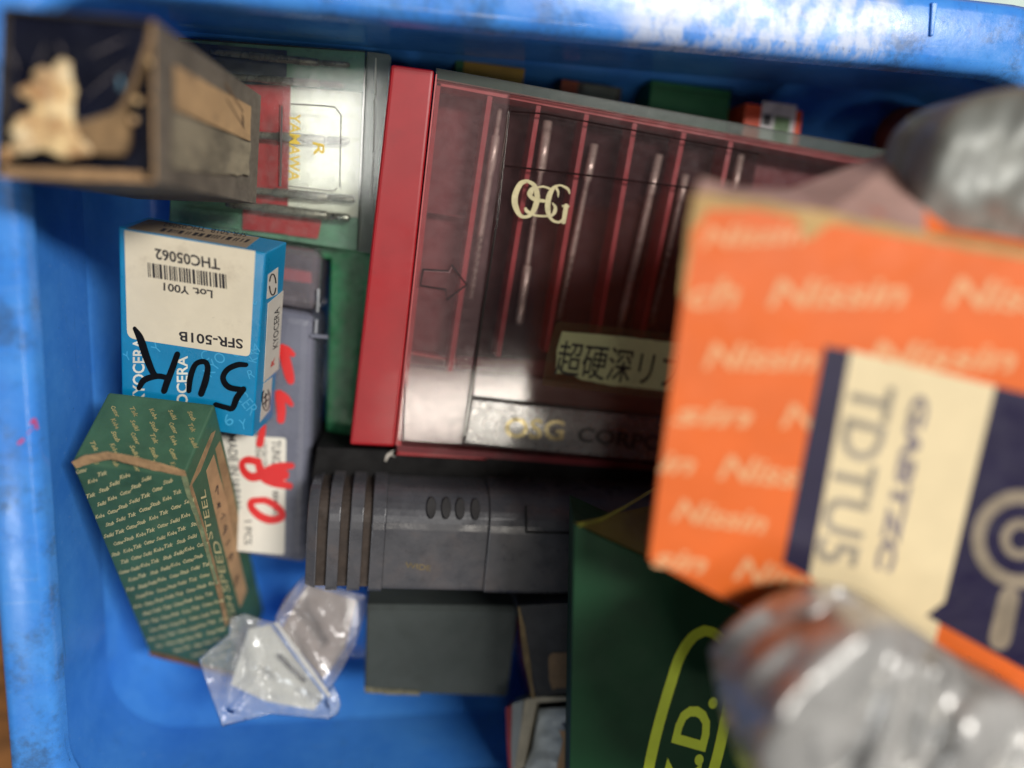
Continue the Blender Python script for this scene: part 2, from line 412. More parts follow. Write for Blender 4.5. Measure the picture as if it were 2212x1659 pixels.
strokes('scuff', fn, [[(x / K, y / K, w_) for x, y, w_ in P] for P in ([(100, 620, 2), (92, 760, 3), (100, 870, 2)], [(350, 350, 2), (310, 430, 3), (280, 510, 2)], [(455, 345, 3), (480, 400, 4)], [(70, 400, 3), (110, 480, 4), (120, 560, 2)], [(700, 420, 1.5), (850, 350, 3), (960, 300, 1.5)], [(640, 760, 1.5), (820, 610, 3), (1000, 480, 1.5)], [(60, 110, 3), (66, 210, 2), (60, 420, 2)])], SCR, nav, -1.36)
strokes('sheen_stroke', fn, [[(x / K, y / K, w_) for x, y, w_ in P] for P in ([(925, 600, 5), (930, 650, 7), (920, 680, 4)],)], mat('painted blue sheen', (120, 160, 180), .6), nav, -1.3)  # bluish sheen of the flap drawn in as a pale stroke
fs = Face(nB, nC, fB)
lab = mat('old tan label', (184, 150, 108), .85, var=.12, vscale=120, dirt=[((100, 82, 64), 180, .52, .75, .6, (1, 1, .35))], bump=.2)
nl = prism('paper_label', fs, jag(z1([(1342, 500), (1930, 820), (1925, 1085), (1345, 838)]), 14, .5, 4), 0, .15, lab, nav)
prism('worn_patch', fs, jag(z1([(1335, 870), (1925, 1098), (1918, 1350), (1600, 1330), (1320, 1290)]), 12, 2.5, 7), 0, .1, mat('worn grey tan board', (138, 128, 106), .85, var=.3, vscale=140, dirt=[((84, 78, 68), 90, .42, .7, .8)], stretch=(1, 1, .4)), nav)
lettering('lettering', fs, [('LI', z1([(1880, 1000)])[0], z1([(1870, 850)])[0], z1([(1740, 770)])[0])], mat('faded ink', (120, 95, 70), .8), nl, .2)
# ================================================================== clear tap case
fy = Face((385, 82, 265), (790, 111, 264), (772, 542, 264))
Z2 = lambda P: [(x / 3.0245 + 329, y / 3.0245) for x, y in P]
Z3 = lambda P: [(x / 2.688 + 768, y / 2.688) for x, y in P]
Z8 = lambda P: [(x / 5.0415 + 521.2, y / 5.0415 + 164.6) for x, y in P]      # 950,300 crop
tcase = thing('tap_case', fy(575, 320, -13), 'clear green tap case with white and red cards under the navy carton', 'tool case')
GREENP = mat('green plastic', (104, 152, 124), .3, var=.2, vscale=60, dirt=[((20, 50, 38), 90, .5, .75, .6)], rvar=.1)
CLEAR = film('clear plastic lid', (.95, .97, .95), .03, (150, 160, 155), .05, 1.45, .10, .5)
CLEARE = film('clear plastic edge', (.84, .89, .86), .25, (172, 184, 176), .1, 1.5, .02, .1)
out = [(385, 82), (790, 111), (772, 542), (365, 482)]
prism('tray', fy, rounded(out, 8), -12, -8, GREENP, tcase, .4)
RED = mat('red printed card', (186, 40, 48), .5, var=.1)
CARD = mat('white printed card', (244, 240, 226), .55, var=.04)
prism('tray_sheet', fy, Z2([(600, 550), (905, 560), (880, 1530), (590, 1500)]), -7.4, -7, RED, tcase, label='red printed card')
prism('tray_sheet', fy, Z2([(905, 565), (1372, 605), (1345, 1420), (885, 1400)]), -7.4, -6.9, CARD, tcase, label='white printed card')
prism('tray_sheet', fy, Z2([(885, 1400), (1110, 1420), (1080, 1560), (880, 1535)]), -7.4, -6.95, RED, tcase, label='small red printed card')
prism('tray_sheet', fy, Z2([(120, 270), (880, 330), (875, 548), (110, 560)]), -7.4, -6.95, mat('dark navy bin tone', (20, 30, 70), .4, var=.2), tcase, label='added dark blue sheet for the bin seen through the tray')  # sheet put in for the blue bin that shows through the clear tray
prism('green_insert', fy, Z2([(200, 1350), (560, 1390), (570, 1500), (190, 1450)]), -7.4, -6.9, GREENP, tcase)
prism('lid', fy, rounded(out, 8), -.6, 0, CLEAR, tcase, .25)
def bar(name, face, pts, wd, h0, h1, m, parent, label=None):
    V, FC = [], []
    for i in range(len(pts) - 1):
        a, b = Vector(pts[i]), Vector(pts[i + 1]); d = (b - a).normalized(); nn = Vector((-d.y, d.x)) * wd / 2
        t = [face(*(a + nn), h1), face(*(b + nn), h1), face(*(b - nn), h1), face(*(a - nn), h1)]
        k = len(V); V += t + [p - face.n * ((h1 - h0) * MM) for p in t]
        FC += [(k, k + 1, k + 2, k + 3), (k + 7, k + 6, k + 5, k + 4), (k, k + 4, k + 5, k + 1), (k + 1, k + 5, k + 6, k + 2), (k + 2, k + 6, k + 7, k + 3), (k + 3, k + 7, k + 4, k)]
    return mesh(name, V, FC, m, parent, label=label)
RIDGE = film('clear plastic ridge', (.62, .62, .6), .1, (120, 120, 115), .04, 1.6, .05, .3, boost=1.6)
RLINE = mat('grey ridge line', (112, 108, 100), .3, var=.2)
bar('lid_ridge_or_glint', fy, Z8([(540, 300), (900, 320), (1020, 335), (1085, 420), (1070, 1210)]), 2.2, 0, .5, RLINE, tcase)
bar('lid_ridge_or_glint', fy, Z8([(500, 1195), (900, 1240), (1000, 1250), (1040, 1215)]), 2.2, 0, .5, RLINE, tcase)
bar('lid_ridge_or_glint', fy, Z8([(440, 320), (425, 1200)]), 4.0, 0, .7, mat('dark seam', (70, 60, 58), .3), tcase)
bar('lid_ridge_or_glint', fy, Z8([(415, 310), (405, 1200)]), 2.2, 0, .7, RIDGE, tcase)
bar('lid_ridge_or_glint', fy, [(385, 82), (790, 111)], 3, 0, .8, RIDGE, tcase)
bar('lid_ridge_or_glint', fy, [(790, 111), (772, 542)], 3.5, 0, .8, RIDGE, tcase)
# side flange of the case
prism('side_flange', fy, rounded([(793, 111), (846, 118), (822, 470), (800, 548), (774, 543)], [0, 10, 0, 0, 0]), -7, -1.2, CLEARE, tcase, .3)
prism('side_tray', fy, [(795, 112), (842, 119), (822, 468), (800, 546), (776, 543)], -12, -8.2, mat('dark green plastic', (28, 70, 54), .35, var=.3), tcase)
for a, b in (((808, 215), (806, 330)), ((806, 340), (801, 430)), ((812, 125), (810, 205))):
    bar('flange_rib', fy, [a, b], 3, -1.2, -.5, mat('pale plastic ridge', (160, 165, 155), .25), tcase)
YEL = mat('yellow print', (226, 196, 70), .45, var=.05)
lettering('lettering', fy, [('YAMAWA', Z8([(525, 400)])[0], Z8([(515, 1135)])[0], Z8([(645, 415)])[0]), ('R', Z8([(775, 712)])[0], Z8([(790, 860)])[0], Z8([(900, 740)])[0])], YEL, tcase, .06, off=.01)
# taps inside
TAPM = mat('dull tap steel', (140, 132, 122), .3, .4, var=.2, vscale=200, dirt=[((30, 28, 26), 300, .5, .7, .6)])
TAPD = mat('black tap steel', (60, 56, 54), .4, .9, var=.2)
taps = [((380, 338), (1090, 412), 26, (1290, 425), 'top tap rod in the clear case, with printed shank'), ((500, 500), (1095, 548), 26, (1250, 560), 'second tap rod from the top in the clear case'),
        ((640, 880), (1125, 915), 34, (1285, 925), 'tap rod across the middle of the white card'), ((600, 1240), (1145, 1288), 34, (1325, 1306), 'tap rod below the raised window of the clear lid'), ((480, 1330), (1145, 1410), 36, (1290, 1425), 'lowest tap rod in the clear case with bright square end')]
for i, (a, b, d, e, lb) in enumerate(taps):
    P = [fy(*Z2([q])[0], -4.2) for q in (a, b, e)]; r = d / 3.0245 * .5 * .155 * 1.75
    t = thing('tap', (P[0] + P[2]) / 2, lb, 'tap', 'taps in the clear case')
    sk = tube('shank', P[0], P[1], [(0, r * .55), (.06, r * .8), (.35, r * .8), (.36, r), (.985, r), (1, r * .85)], TAPM, t, 16, twist=0, flute=0)
    tube('square_end', P[1] + (P[2] - P[1]) * .02, P[2], [(0, r * .8), (.9, r * .8), (1, r * .6)], STEEL if i == 4 else TAPM, t, 4 if i != 4 else 12)
    prism('cradle', fy, rounded(Z2([(b[0] + 20, b[1] - d * .75), (e[0], e[1] - d * .75), (e[0], e[1] + d * .75), (b[0] + 20, b[1] + d * .75)]), [0, 8, 8, 0]), -6.8, -6.2, mat('grey cradle', (90, 92, 84) if i != 4 else (150, 146, 136), .4), t)
    if i in (0, 1, 3):
        s_ = Vector(Z2([a])[0]).lerp(Vector(Z2([b])[0]), .58); e_ = Vector(Z2([a])[0]).lerp(Vector(Z2([b])[0]), .88); u_ = d / 3.0245 * .4
        lettering('lettering', fy, [('YAMAWA', tuple(s_ + Vector((0, u_ * .5))), tuple(e_ + Vector((0, u_ * .5))), tuple(s_ + Vector((0, -u_ * .6))))], BLACK, sk, -4.1 + r, off=.01)
# ================================================================== blue insert box with white label
BL = mat('blue printed carton', (8, 134, 184), .38, var=.1, vscale=50, dirt=[((8, 70, 120), 100, .6, .85, .5)], bump=.15, coat=.25)
fk = Face((255.7, 489, 245), (574, 547, 238), (546, 944, 250))
kT = -15
kA, kB, kC = fk(256, 489), fk(574, 547), fk(546, 944); kD = fk(264, 902)
kw = (fk(315, 467, kT) - kA + fk(614, 522, kT) - kB + fk(600, 902, kT) - kC) / 3; ka, kb, kc, kd = [p + kw for p in (kA, kB, kC, kD)]
kb_ = thing('insert_box', (ka + kc) / 2, 'small bright blue carton with upside down white barcode label and black marker', 'box')
solid('body', [kA, kB, kC, kD], [ka, kb, kc, kd], BL, kb_, .5, 2)
Z5 = lambda P: [(x / 3.184 + 164.6, y / 3.184 + 438.9) for x, y in P]
z5 = lambda x, y: (x / 3.184 + 164.6, y / 3.184 + 438.9)
kl = prism('paper_label', fk, rounded(Z5([(331, 185), (1232, 330), (1195, 1057), (350, 928)]), [1, 1, 12, 18]), 0, .12, WHITEP, kb_)
INK = mat('dark print', (40, 36, 40), .6, var=.1)
lettering('lettering', fk, [('THC05062', z5(985, 388), z5(540, 312), z5(990, 462)), ('Lot. Y001', z5(938, 602), z5(600, 548), z5(938, 655)), ('SFR-501B', z5(1145, 938), z5(706, 882), z5(1147, 1004))], INK, kl, .16, off=.022)
def barcode(name, face, a, b, c, n, m, parent, h, seed, label=None):
    rnd = random.Random(seed); a, b, c = Vector(a), Vector(b), Vector(c); V, FC = [], []; t = 0
    while t < 1:
        w_ = rnd.choice((1, 1, 2, 3)) / n; g = rnd.choice((1, 1, 2)) / n
        q = [a + (b - a) * t, a + (b - a) * min(1, t + w_), a + (b - a) * min(1, t + w_) + (c - a), a + (b - a) * t + (c - a)]
        k = len(V); V += [face(p.x, p.y, h) for p in q]; FC.append((k, k + 1, k + 2, k + 3)); t += w_ + g
    return mesh(name, V, FC, m, parent, label=label)
barcode('barcode', fk, z5(490, 408), z5(1030, 490), z5(496, 508), 88, INK, kl, .16, 4)
lettering('lettering', fk, [('KYOCERA', z5(468, 1370), z5(468, 930), z5(388, 1370)), ('KYOCERA', z5(765, 1520), z5(765, 1050), z5(690, 1520))], mat('cream print', (232, 228, 214), .5), kb_, .05, off=.02)
PB = mat('pale blue print', (66, 168, 214), .45, var=.1)
pale = []
rnd = random.Random(3)
for x, y, an, sz, ch in ((345, 1090, .5, 60, 'Y'), (560, 1040, .8, 70, 'Y'), (870, 1090, .3, 70, 'C'), (930, 1200, .9, 80, 'KYO'), (1080, 1060, .2, 66, 'CERA'), (1240, 1100, 1.3, 60, 'KY'), (1090, 1330, -.9, 80, 'CER'), (1040, 1540, .5, 80, '6'), (1235, 700, 1.2, 40, 'E'), (1130, 1560, .2, 70, 'Y'), (1190, 1210, .3, 60, 'R')):
    d_ = Vector((math.cos(an), -math.sin(an))); u_ = Vector((-math.sin(an), -math.cos(an))); p = Vector((x, y))
    pale.append((ch, z5(*p), z5(*(p + d_ * sz * .72 * len(ch))), z5(*(p + u_ * sz))))
lettering('printed_pattern', fk, pale, PB, kb_, .03)
MARK = mat('black marker ink', (12, 14, 20), .75, var=.3, vscale=200, spec=.12)
T5 = lambda P: [(x / 3.184 + 164.6, y / 3.184 + 438.9, w_ / 3.184 * .88) for x, y, w_ in P]
strokes('marker_writing', fk, [T5([(402, 862, 32), (440, 930, 58), (480, 1050, 58), (520, 1150, 50), (545, 1185, 40)]), T5([(432, 1270, 40), (470, 1215, 50), (560, 1190, 44), (640, 1205, 40)]), T5([(695, 1040, 46), (660, 1140, 50), (625, 1230, 52), (605, 1290, 50)]),
    T5([(775, 1290, 40), (785, 1200, 46), (820, 1110, 42), (880, 1090, 42), (905, 1130, 44), (890, 1220, 52), (860, 1310, 50)]),
    T5([(1168, 1112, 36), (1110, 1112, 44), (1040, 1145, 44), (1010, 1205, 44), (1050, 1265, 46), (1150, 1285, 40)]), T5([(1150, 1280, 46), (1105, 1340, 50), (1075, 1410, 44), (1030, 1405, 40), (960, 1385, 38)])], MARK, kb_, .17)
# dark end with its own barcode, and the side with stickers
fke = Face(kA, kB, ka)
fks = Face(kB, kC, kb)
el = prism('end_label', fke, Z5([(500, 110), (1260, 236), (1170, 306), (345, 172)]), 0, .1, mat('dirty paper end', (150, 132, 110), .75, var=.15, dirt=[((90, 74, 60), 90, .45, .75, .6)]), kb_)
barcode('barcode', fke, z5(600, 172), z5(1200, 250), z5(570, 192), 60, INK, el, .14, 9)
lettering('lettering', fke, [('SFR-501B  THC05062', z5(1180, 205), z5(610, 130), z5(1165, 232))], INK, el, .14)
STK = mat('grey white sticker', (205, 200, 188), .6, var=.06, dirt=[((120, 110, 95), 150, .6, .8, .4)])
s1 = prism('sticker', fks, Z5([(1322, 492), (1390, 440), (1385, 625), (1312, 660)]), 0, .1, STK, kb_)
s2 = prism('sticker', fks, Z5([(1322, 690), (1426, 602), (1392, 1140), (1292, 1232)]), .12, .35, STK, kb_)
s3 = prism('sticker', fks, Z5([(1290, 1240), (1350, 1196), (1332, 1420), (1264, 1508)]), 0, .1, STK, kb_)
lettering('lettering', fks, [('KYOCERA', z5(1388, 985), z5(1400, 710), z5(1352, 1010))], INK, s2, .4, off=.01)
lettering('lettering', fks, [('R', z5(1362, 1110), z5(1366, 1060), z5(1338, 1130))], mat('red print', (200, 50, 40), .5), s2, .4, off=.03)
def ring(cx, cy, rx, ry, w_, a0=0, a1=360, n=14): return [(cx + rx * math.cos(math.radians(a0 + (a1 - a0) * i / n)), cy + ry * math.sin(math.radians(a0 + (a1 - a0) * i / n)), w_) for i in range(n + 1)]
strokes('symbol', fks, [T5(ring(1352, 560, 22, 72, 10, 20, 170)), T5(ring(1352, 560, 22, 72, 10, 200, 350))], INK, s1, .14, smoothing=0)
strokes('symbol', fks, [T5(ring(1306, 1350, 26, 76, 9, -60, 230)), T5([(1290, 1340, 10), (1320, 1310, 10)]), T5([(1290, 1380, 10), (1320, 1350, 10)]), T5([(1304, 1310, 9), (1304, 1400, 9)])], INK, s3, .14, smoothing=0)
# ================================================================== patterned green box
GB = mat('green printed carton', (62, 98, 74), .6, var=.14, vscale=70, dirt=[((96, 120, 92), 90, .58, .8, .5), ((28, 52, 38), 50, .5, .75, .5)], bump=.25)
fg = Face((154, 999, 236), (398, 1027, 231), (323, 1410, 272))
gA, gB, gC, gD = fg(154, 999), fg(398, 1027), fg(522, 1462), fg(323, 1412)
gT = -23
gw = (fg(237, 853, gT) - gA + fg(462, 868, gT) - gB) / 2; ga, gb, gc, gd = [p + gw for p in (gA, gB, gC, gD)]
gbx = thing('patterned_green_box', (gc + gd) / 2, 'worn dark green carton with gold script pattern leaning beside the bin wall', 'box')
solid('body', [gA, gB, gC, gD], [ga, gb, gc, gd], GB, gbx, .7, 2)
Z9 = lambda P: [(x / 1.984, y / 1.984 + 822.9) for x, y in P]
GOLD = mat('dull gold print', (200, 188, 140), .6, var=.15, vscale=250)
words = ['Cutter', 'Tsk', 'Kobe', 'Seiki', 'Stub']
def pattern(face, o, ax, ay, nu, nv, sz, m, parent, tilt, name='printed_pattern', edges=None, seed=1, h=.06):
    rnd = random.Random(seed); items = []; o, ax, ay = Vector(o), Vector(ax), Vector(ay)
    for j in range(nv):
        for i in range(nu):
            wd = words[(i + j * 2) % 5]; u = (i + (j % 3) * .36) / nu; v = (j + .5) / nv
            if u > .96 : continue
            p = edges(u, v); lx = (edges(min(1, u + .1), v) - edges(u, v)).normalized(); k = (edges(1, v) - edges(0, v)).length
            d_ = Vector((lx.x * math.cos(tilt) + lx.y * math.sin(tilt), -lx.x * math.sin(tilt) + lx.y * math.cos(tilt)))
            ln = sz * k * (.7 + .1 * len(wd)) * rnd.uniform(.9, 1.1)
            up = Vector((d_.y, -d_.x)) * sz * k * .42
            items.append((wd, tuple(p), tuple(p + d_ * ln), tuple(p + up)))
    return lettering(name, face, items, m, parent, h, off=.03, shear=.35, res=1)
def bil(a, b, c, d):
    a, b, c, d = map(Vector, (a, b, c, d)); return lambda u, v: a.lerp(b, u).lerp(d.lerp(c, u), v)
e1 = bil((160, 1012), (396, 1040), (516, 1450), (326, 1402))
e1b = lambda u, v: e1(u, v ** .85)
pattern(fg, 0 * 0 and 0 or (0, 0), (1, 0), (0, 1), 5, 29, .088, GOLD, gbx, .42, edges=e1b)
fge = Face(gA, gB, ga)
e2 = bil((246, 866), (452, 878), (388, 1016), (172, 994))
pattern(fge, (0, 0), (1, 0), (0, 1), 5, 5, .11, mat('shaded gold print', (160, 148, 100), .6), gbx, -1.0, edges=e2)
fgs = Face(gB, gC, gb)
prism('worn_edge', fg, jag([(322, 1409), (345, 1412), (430, 1434), (522, 1458), (521, 1464), (420, 1441), (323, 1416)], 8, .9, 5), -.3, .25, mat('brown bare edge', (120, 78, 46), .9, var=.3, vscale=200), gbx)
prism('worn_edge', fg, jag([(394, 1018), (402, 1030), (410, 1062), (440, 1150), (470, 1262), (466, 1264), (432, 1152), (402, 1066), (392, 1032)], 7, .8, 12), -.3, .2, mat('rubbed green edge', (126, 136, 100), .8, var=.3, vscale=250), gbx)
# worn board along the edges
prism('worn_edge', fg, jag([(154, 998), (182, 985), (230, 977), (300, 990), (398, 1018), (402, 1029), (330, 1016), (240, 992), (200, 1000), (165, 1012)], 9, .9, 2), -.2, .22, TAN, gbx)
GTAN = mat('tan board strip', (158, 128, 92), .85, var=.2, vscale=150, dirt=[((96, 74, 54), 120, .45, .75, .6)], bump=.3)
ZA = lambda P: [(x / 3.559 + 373, y / 3.559 + 905) for x, y in P]
prism('tan_strip', fgs, ZA([(128, 530), (150, 505), (215, 720), (300, 1010), (385, 1330), (430, 1560), (410, 1600), (350, 1360), (270, 1070), (180, 760)]), 0, .12, GTAN, gbx)
prism('tan_strip', fgs, ZA([(128, 530), (150, 505), (215, 400), (318, 130), (330, 90), (300, 110), (200, 350)]), 0, .14, GTAN, gbx)
gl = prism('paper_label', fgs, ZA([(260, 400), (318, 275), (350, 400), (420, 640), (500, 1000), (570, 1320), (520, 1450), (440, 1170), (370, 900), (310, 640)]), 0, .12, mat('tan label strip', (178, 142, 104), .85, var=.15, dirt=[((110, 84, 62), 140, .5, .75, .5)]), gbx)
prism('paper_label', fgs, ZA([(330, 230), (365, 170), (430, 400), (500, 720), (545, 930), (500, 1020), (430, 700), (370, 420)]), 0, .12, GTAN, gbx)
lettering('lettering', fgs, [('STEEL', ZA([(312, 920)])[0], ZA([(250, 540)])[0], ZA([(270, 935)])[0]), ('SPEED', ZA([(440, 1330)])[0], ZA([(358, 940)])[0], ZA([(385, 1330)])[0]), ('HIGH', ZA([(510, 1660)])[0], ZA([(455, 1370)])[0], ZA([(460, 1650)])[0])], GOLD, gbx, .12)
strokes('pencil_writing', fgs, [[(x / 3.559 + 373, y / 3.559 + 905, 2) for x, y in P] for P in ([(330, 560), (345, 510), (350, 580)], [(345, 690), (360, 640), (365, 680), (345, 650)], [(372, 770), (400, 740), (380, 730)], [(390, 890), (420, 830), (400, 820), (405, 870)], [(410, 970), (440, 930)], [(425, 1080), (460, 1030), (450, 1090)], [(480, 1290), (500, 1200), (490, 1230)])], INK, gl, .16)
# ================================================================== grey case with red marker
GREY = mat('grey plastic', (116, 118, 132), .3, var=.08, vscale=50, dirt=[((60, 62, 70), 70, .5, .8, .4)], rvar=.1, coat=.2)
ft = Face((690, 545, 266), (665, 1222, 263), (440, 1190, 265))
tA, tB, tC, tD = ft(452, 505), ft(692, 543), ft(664, 1223), ft(440, 1188)
tc = thing('grey_insert_case', ft(560, 860, -33), 'grey plastic case with a white label and red marker numbers', 'tool case')
h_ = -33 * MM
def body(pts, h0, h1, name, m, bev, smooth=True):
    o = prism(name, ft, pts, h0, h1, m, tc, bev, seg=4); return o
body(([(450, 640), (682, 678), (664, 1223), (440, 1188)]), -33, 0, 'body', GREY, 4.5)
GCLEAR = film('grey clear plastic', (.9, .88, .9), .3, (176, 168, 174), .08, 1.5, .06, .2)
body(([(454, 505), (694, 540), (685, 676), (452, 638)]), -33, -.2, 'clear_end', GCLEAR, 4.5)
prism('red_insert', ft, [(480, 560), (672, 588), (672, 612), (480, 588)], -20, -6, RED, tc)
prism('dark_insert', ft, [(480, 625), (640, 640), (638, 672), (480, 660)], -24, -5, mat('grey inner part', (92, 88, 92), .4), tc)
bar('lid_ridge_or_glint', ft, [(688, 624), (686, 674)], 6, -.1, .6, mat('painted glint', (160, 162, 165), .1, .0, spec=1.), tc)  # pale strips, here and next, painted for the glint along the case edge
bar('lid_ridge_or_glint', ft, [(684, 690), (682, 720)], 6, -.1, .6, mat('painted glint', (150, 152, 158), .1, .0, spec=1.), tc)
bar('lid_ridge_or_glint', ft, [(671, 725), (708, 728)], 7, -.1, .6, GREY, tc)
zB = lambda x, y: (x / 4.32 + 384, y / 4.32 + 877.7)
ZB = lambda P: [zB(*p) for p in P]
TWHITE = mat('clean white label', (236, 230, 216), .5, var=.03)
tl = prism('paper_label', ft, rounded(ZB([(230, 250), (1012, 296), (995, 1388), (240, 1320)]), [0, 8, 8, 0]), 0, .12, TWHITE, tc)
TINK = mat('grey black print', (42, 40, 44), .55)
lettering('lettering', ft, [('TUNGALOY', zB(875, 318), zB(880, 755), zB(958, 318)), ('8846002', zB(884, 790), zB(888, 1050), zB(940, 790)), ('MADE IN JAPAN', zB(460, 265), zB(508, 945), zB(545, 268)), ('1 PCS', zB(622, 1068), zB(622, 1290), zB(690, 1066)), ('11056811', zB(722, 300), zB(730, 575), zB(775, 303)), ('1101561101', zB(782, 320), zB(790, 560), zB(832, 322))], TINK, tl, .16, off=.008)
REDM = mat('red marker ink', (226, 44, 44), .45, var=.06)
TB = lambda P: [(x / 4.32 + 384, y / 4.32 + 877.7, w_ / 4.32 * .84) for x, y, w_ in P]
T5b = T5
strokes('marker_writing', ft, [TB([(750, 520, 84), (660, 500, 84), (600, 530, 70), (620, 610, 80), (690, 660, 96), (780, 640, 100), (880, 580, 90), (980, 560, 90), (1060, 555, 70)]), TB([(760, 560, 90), (800, 660, 100), (880, 700, 110), (980, 730, 90), (1045, 745, 70)]), TB([(790, 600, 60), (930, 640, 120), (990, 640, 120)]),
    TB([(760, 878, 70), (690, 890, 76), (690, 950, 80), (760, 1020, 90), (860, 1060, 90), (960, 1040, 84), (965, 980, 76), (900, 920, 80), (820, 880, 76), (750, 878, 70)]),
    TB([(800, 190, 60), (780, 280, 80), (765, 350, 84)]),
    T5([(1415, 985, 40), (1450, 1010, 60), (1490, 1040, 40)]), T5([(1420, 1000, 70), (1445, 1100, 80), (1465, 1180, 76), (1475, 1220, 60)]), T5([(1395, 1310, 60), (1440, 1340, 60), (1480, 1385, 36)]), T5([(1400, 1330, 70), (1410, 1420, 72), (1408, 1490, 60)])], REDM, tc, .18)
# ================================================================== green cases lying under the others
GTR = mat('green moulded plastic', (34, 122, 76), .3, var=.25, vscale=200, dirt=[((14, 40, 28), 60, .5, .8, .7)], bump=.4, bscale=300)
f = Face((600, 500, 278), (830, 520, 278), (740, 960, 278))
gc_ = thing('green_case', f(700, 700, -21), 'green moulded plastic case lying deep under the red drill case', 'tool case')
solid('body', quad(f, [(560, 470), (880, 520), (850, 960), (705, 930), (715, 560), (560, 540)]), [p - f.n * .020 for p in quad(f, [(560, 470), (880, 520), (850, 960), (705, 930), (715, 560), (560, 540)])], GTR, gc_, .6)
for k in range(4):
    bar('case_rib', f, [(752 + k * 9, 560), (738 + k * 9, 950)], 3, 0, 1.2, GTR, gc_)
f = Face((380, 90, 279), (780, 110, 279), (600, 480, 279))
gc2 = thing('green_case', f(580, 300, -21), 'green plastic case lying flat under the clear tap case', 'tool case')
prism('body', f, rounded([(400, 110), (800, 118), (790, 460), (380, 440)], 8), -20, 0, GTR, gc2, .8)
# ================================================================== red drill case with smoky lid
fo = Face((845, 138, 252), (1850, 320, 252), (755, 962, 252))
Z6 = lambda P: [(x / 2.880 + 740.6, y / 2.880 + 493.7) for x, y in P]
z6 = lambda x, y: (x / 2.880 + 740.6, y / 2.880 + 493.7)
z3 = lambda x, y: (x / 2.688 + 768, y / 2.688)
REDP = mat('red plastic', (164, 18, 28), .38, var=.1, vscale=40, dirt=[((110, 20, 26), 90, .55, .85, .4)], rvar=.1, coat=.2)
REDI = mat('red plastic inside', (104, 20, 28), .5, var=.15)
osg = thing('drill_case', fo(1180, 560, -20), 'red drill bit case with a clear smoky lid and dark label', 'drill case')
# far right corner of the case
dT = Vector((1850 - 845, 320 - 138)) / 1005; dB = Vector((1431 - 755, 1005 - 962)) / 676
tR, bR = (2000, 347), (1960, 1052)
prism('spine', fo, [(845, 138), (939, 151), (852, 966), (755, 961)], -20, .3, REDP, osg, 1.1, seg=3)
prism('base', fo, [(939, 168), (tR[0], tR[1] + 22), (bR[0], bR[1] + 4), (850, 972)], -20, -14, REDI, osg, .4)
def wall(a, b, wd, m, h0=-14, h1=-1.6, name='base_wall'): bar(name, fo, [a, b], wd, h0, h1, m, osg)
PINK = mat('pale red plastic', (188, 84, 84), .45, var=.1)
wall((941, 176), (tR[0], tR[1] + 28), 15, PINK); wall((948, 180), (862, 962), 9, REDP); wall((858, 968), (bR[0], bR[1]), 13, REDI)
ribs = [((1060, 200), (972, 803)), ((1164, 228), (1076, 770)), ((1268, 246), (1180, 760)), ((1372, 266), (1286, 760)), ((1478, 286), (1380, 760)), ((1580, 305), (1480, 770))]
RIBM = mat('red divider', (160, 34, 42), .45, var=.1)
for i, (a, b) in enumerate(ribs): bar('divider', fo, [a, b], 10 if i else 11, -14, -2.2, RIBM, osg)
wall((890, 763), (985, 780), 5, PINK, -14, -8, 'cross_wall'); wall((914, 456), (1010, 470), 3, REDI, -14, -9, 'cross_wall')
DARKI = mat('dark foam lining', (48, 16, 19), .8, var=.2)
prism('lining', fo, [(1068, 212), (1640, 316), (1560, 800), (985, 770)], -13.8, -12.6, DARKI, osg)
prism('lining', fo, [(880, 792), (1560, 860), (1540, 1000), (868, 950)], -13.8, -9, mat('pale glare lining', (150, 142, 136), .6, var=.1, dirt=[((80, 72, 66), 80, .55, .85, .5)]), osg)  # second, pale sheet is added for the bright glare on the lid there
SMOKE = film('smoky clear plastic', (.92, .87, .87), .03, (150, 116, 114), .08, 1.5, .02, .2, boost=1.5)
PINKC = film('clear pinkish plastic', (.94, .89, .89), .08, (190, 160, 160), .08, 1.5, .05, .4)
EDGEC = film('clear grey plastic rim', (.62, .66, .62), .30, (120, 128, 122), .12, 1.5, .01, .1)
prism('lid_rim', fo, [(942, 146), (tR[0], tR[1] - 8), (tR[0], tR[1] + 20), (942, 172)], -2, -.4, EDGEC, osg, .3)
prism('lid', fo, [(942, 172), (1104, 200), (998, 960), (858, 952)], -1.2, 0, PINKC, osg, .25)
prism('lid_panel', fo, [(1104, 201), (tR[0], tR[1] + 22), (bR[0] + 40, bR[1] - 96), (1020, 858)], -1.2, .9, SMOKE, osg, .35)
HAZED = film('glare hazed clear band', (.8, .78, .76), .34, (176, 172, 166), .14, 1.5, .25, .5, boost=1.8)  # grey haze mixed in for the silvery glare along the band
lb_ = prism('lid_band', fo, [(1019, 862), (bR[0] + 38, bR[1] - 90), (bR[0], bR[1] - 4), (1003, 958)], -1.2, 1.1, HAZED, osg, .5)
SEAM = mat('grimy seam', (42, 36, 28), .7, var=.3)
bar('seam', fo, [(1070, 494), (1000, 950)], 2.2, .0, .75, SEAM, osg); bar('seam', fo, [(1020, 859.5), (1431, 906), (1700, 936)], 2.4, .2, .92, SEAM, osg)
bar('lid_ridge_or_glint', fo, [(1076, 470), (1003, 940)], 2.2, .9, 1.5, RIDGE, osg)
bar('lid_ridge_or_glint', fo, [(1100, 240), (1074, 480)], 3, .4, 1.3, RIDGE, osg)
bar('lid_ridge_or_glint', fo, [(1090, 358), (1280, 380), (1700, 432)], 4, .9, 1.15, mat('dim ridge', (34, 20, 20), .9, spec=.05), osg)
bar('lid_ridge_or_glint', fo, [(1104, 240), (1180, 246), (1640, 332)], 3, .9, 1.2, mat('dim ridge', (34, 20, 20), .9, spec=.05), osg)
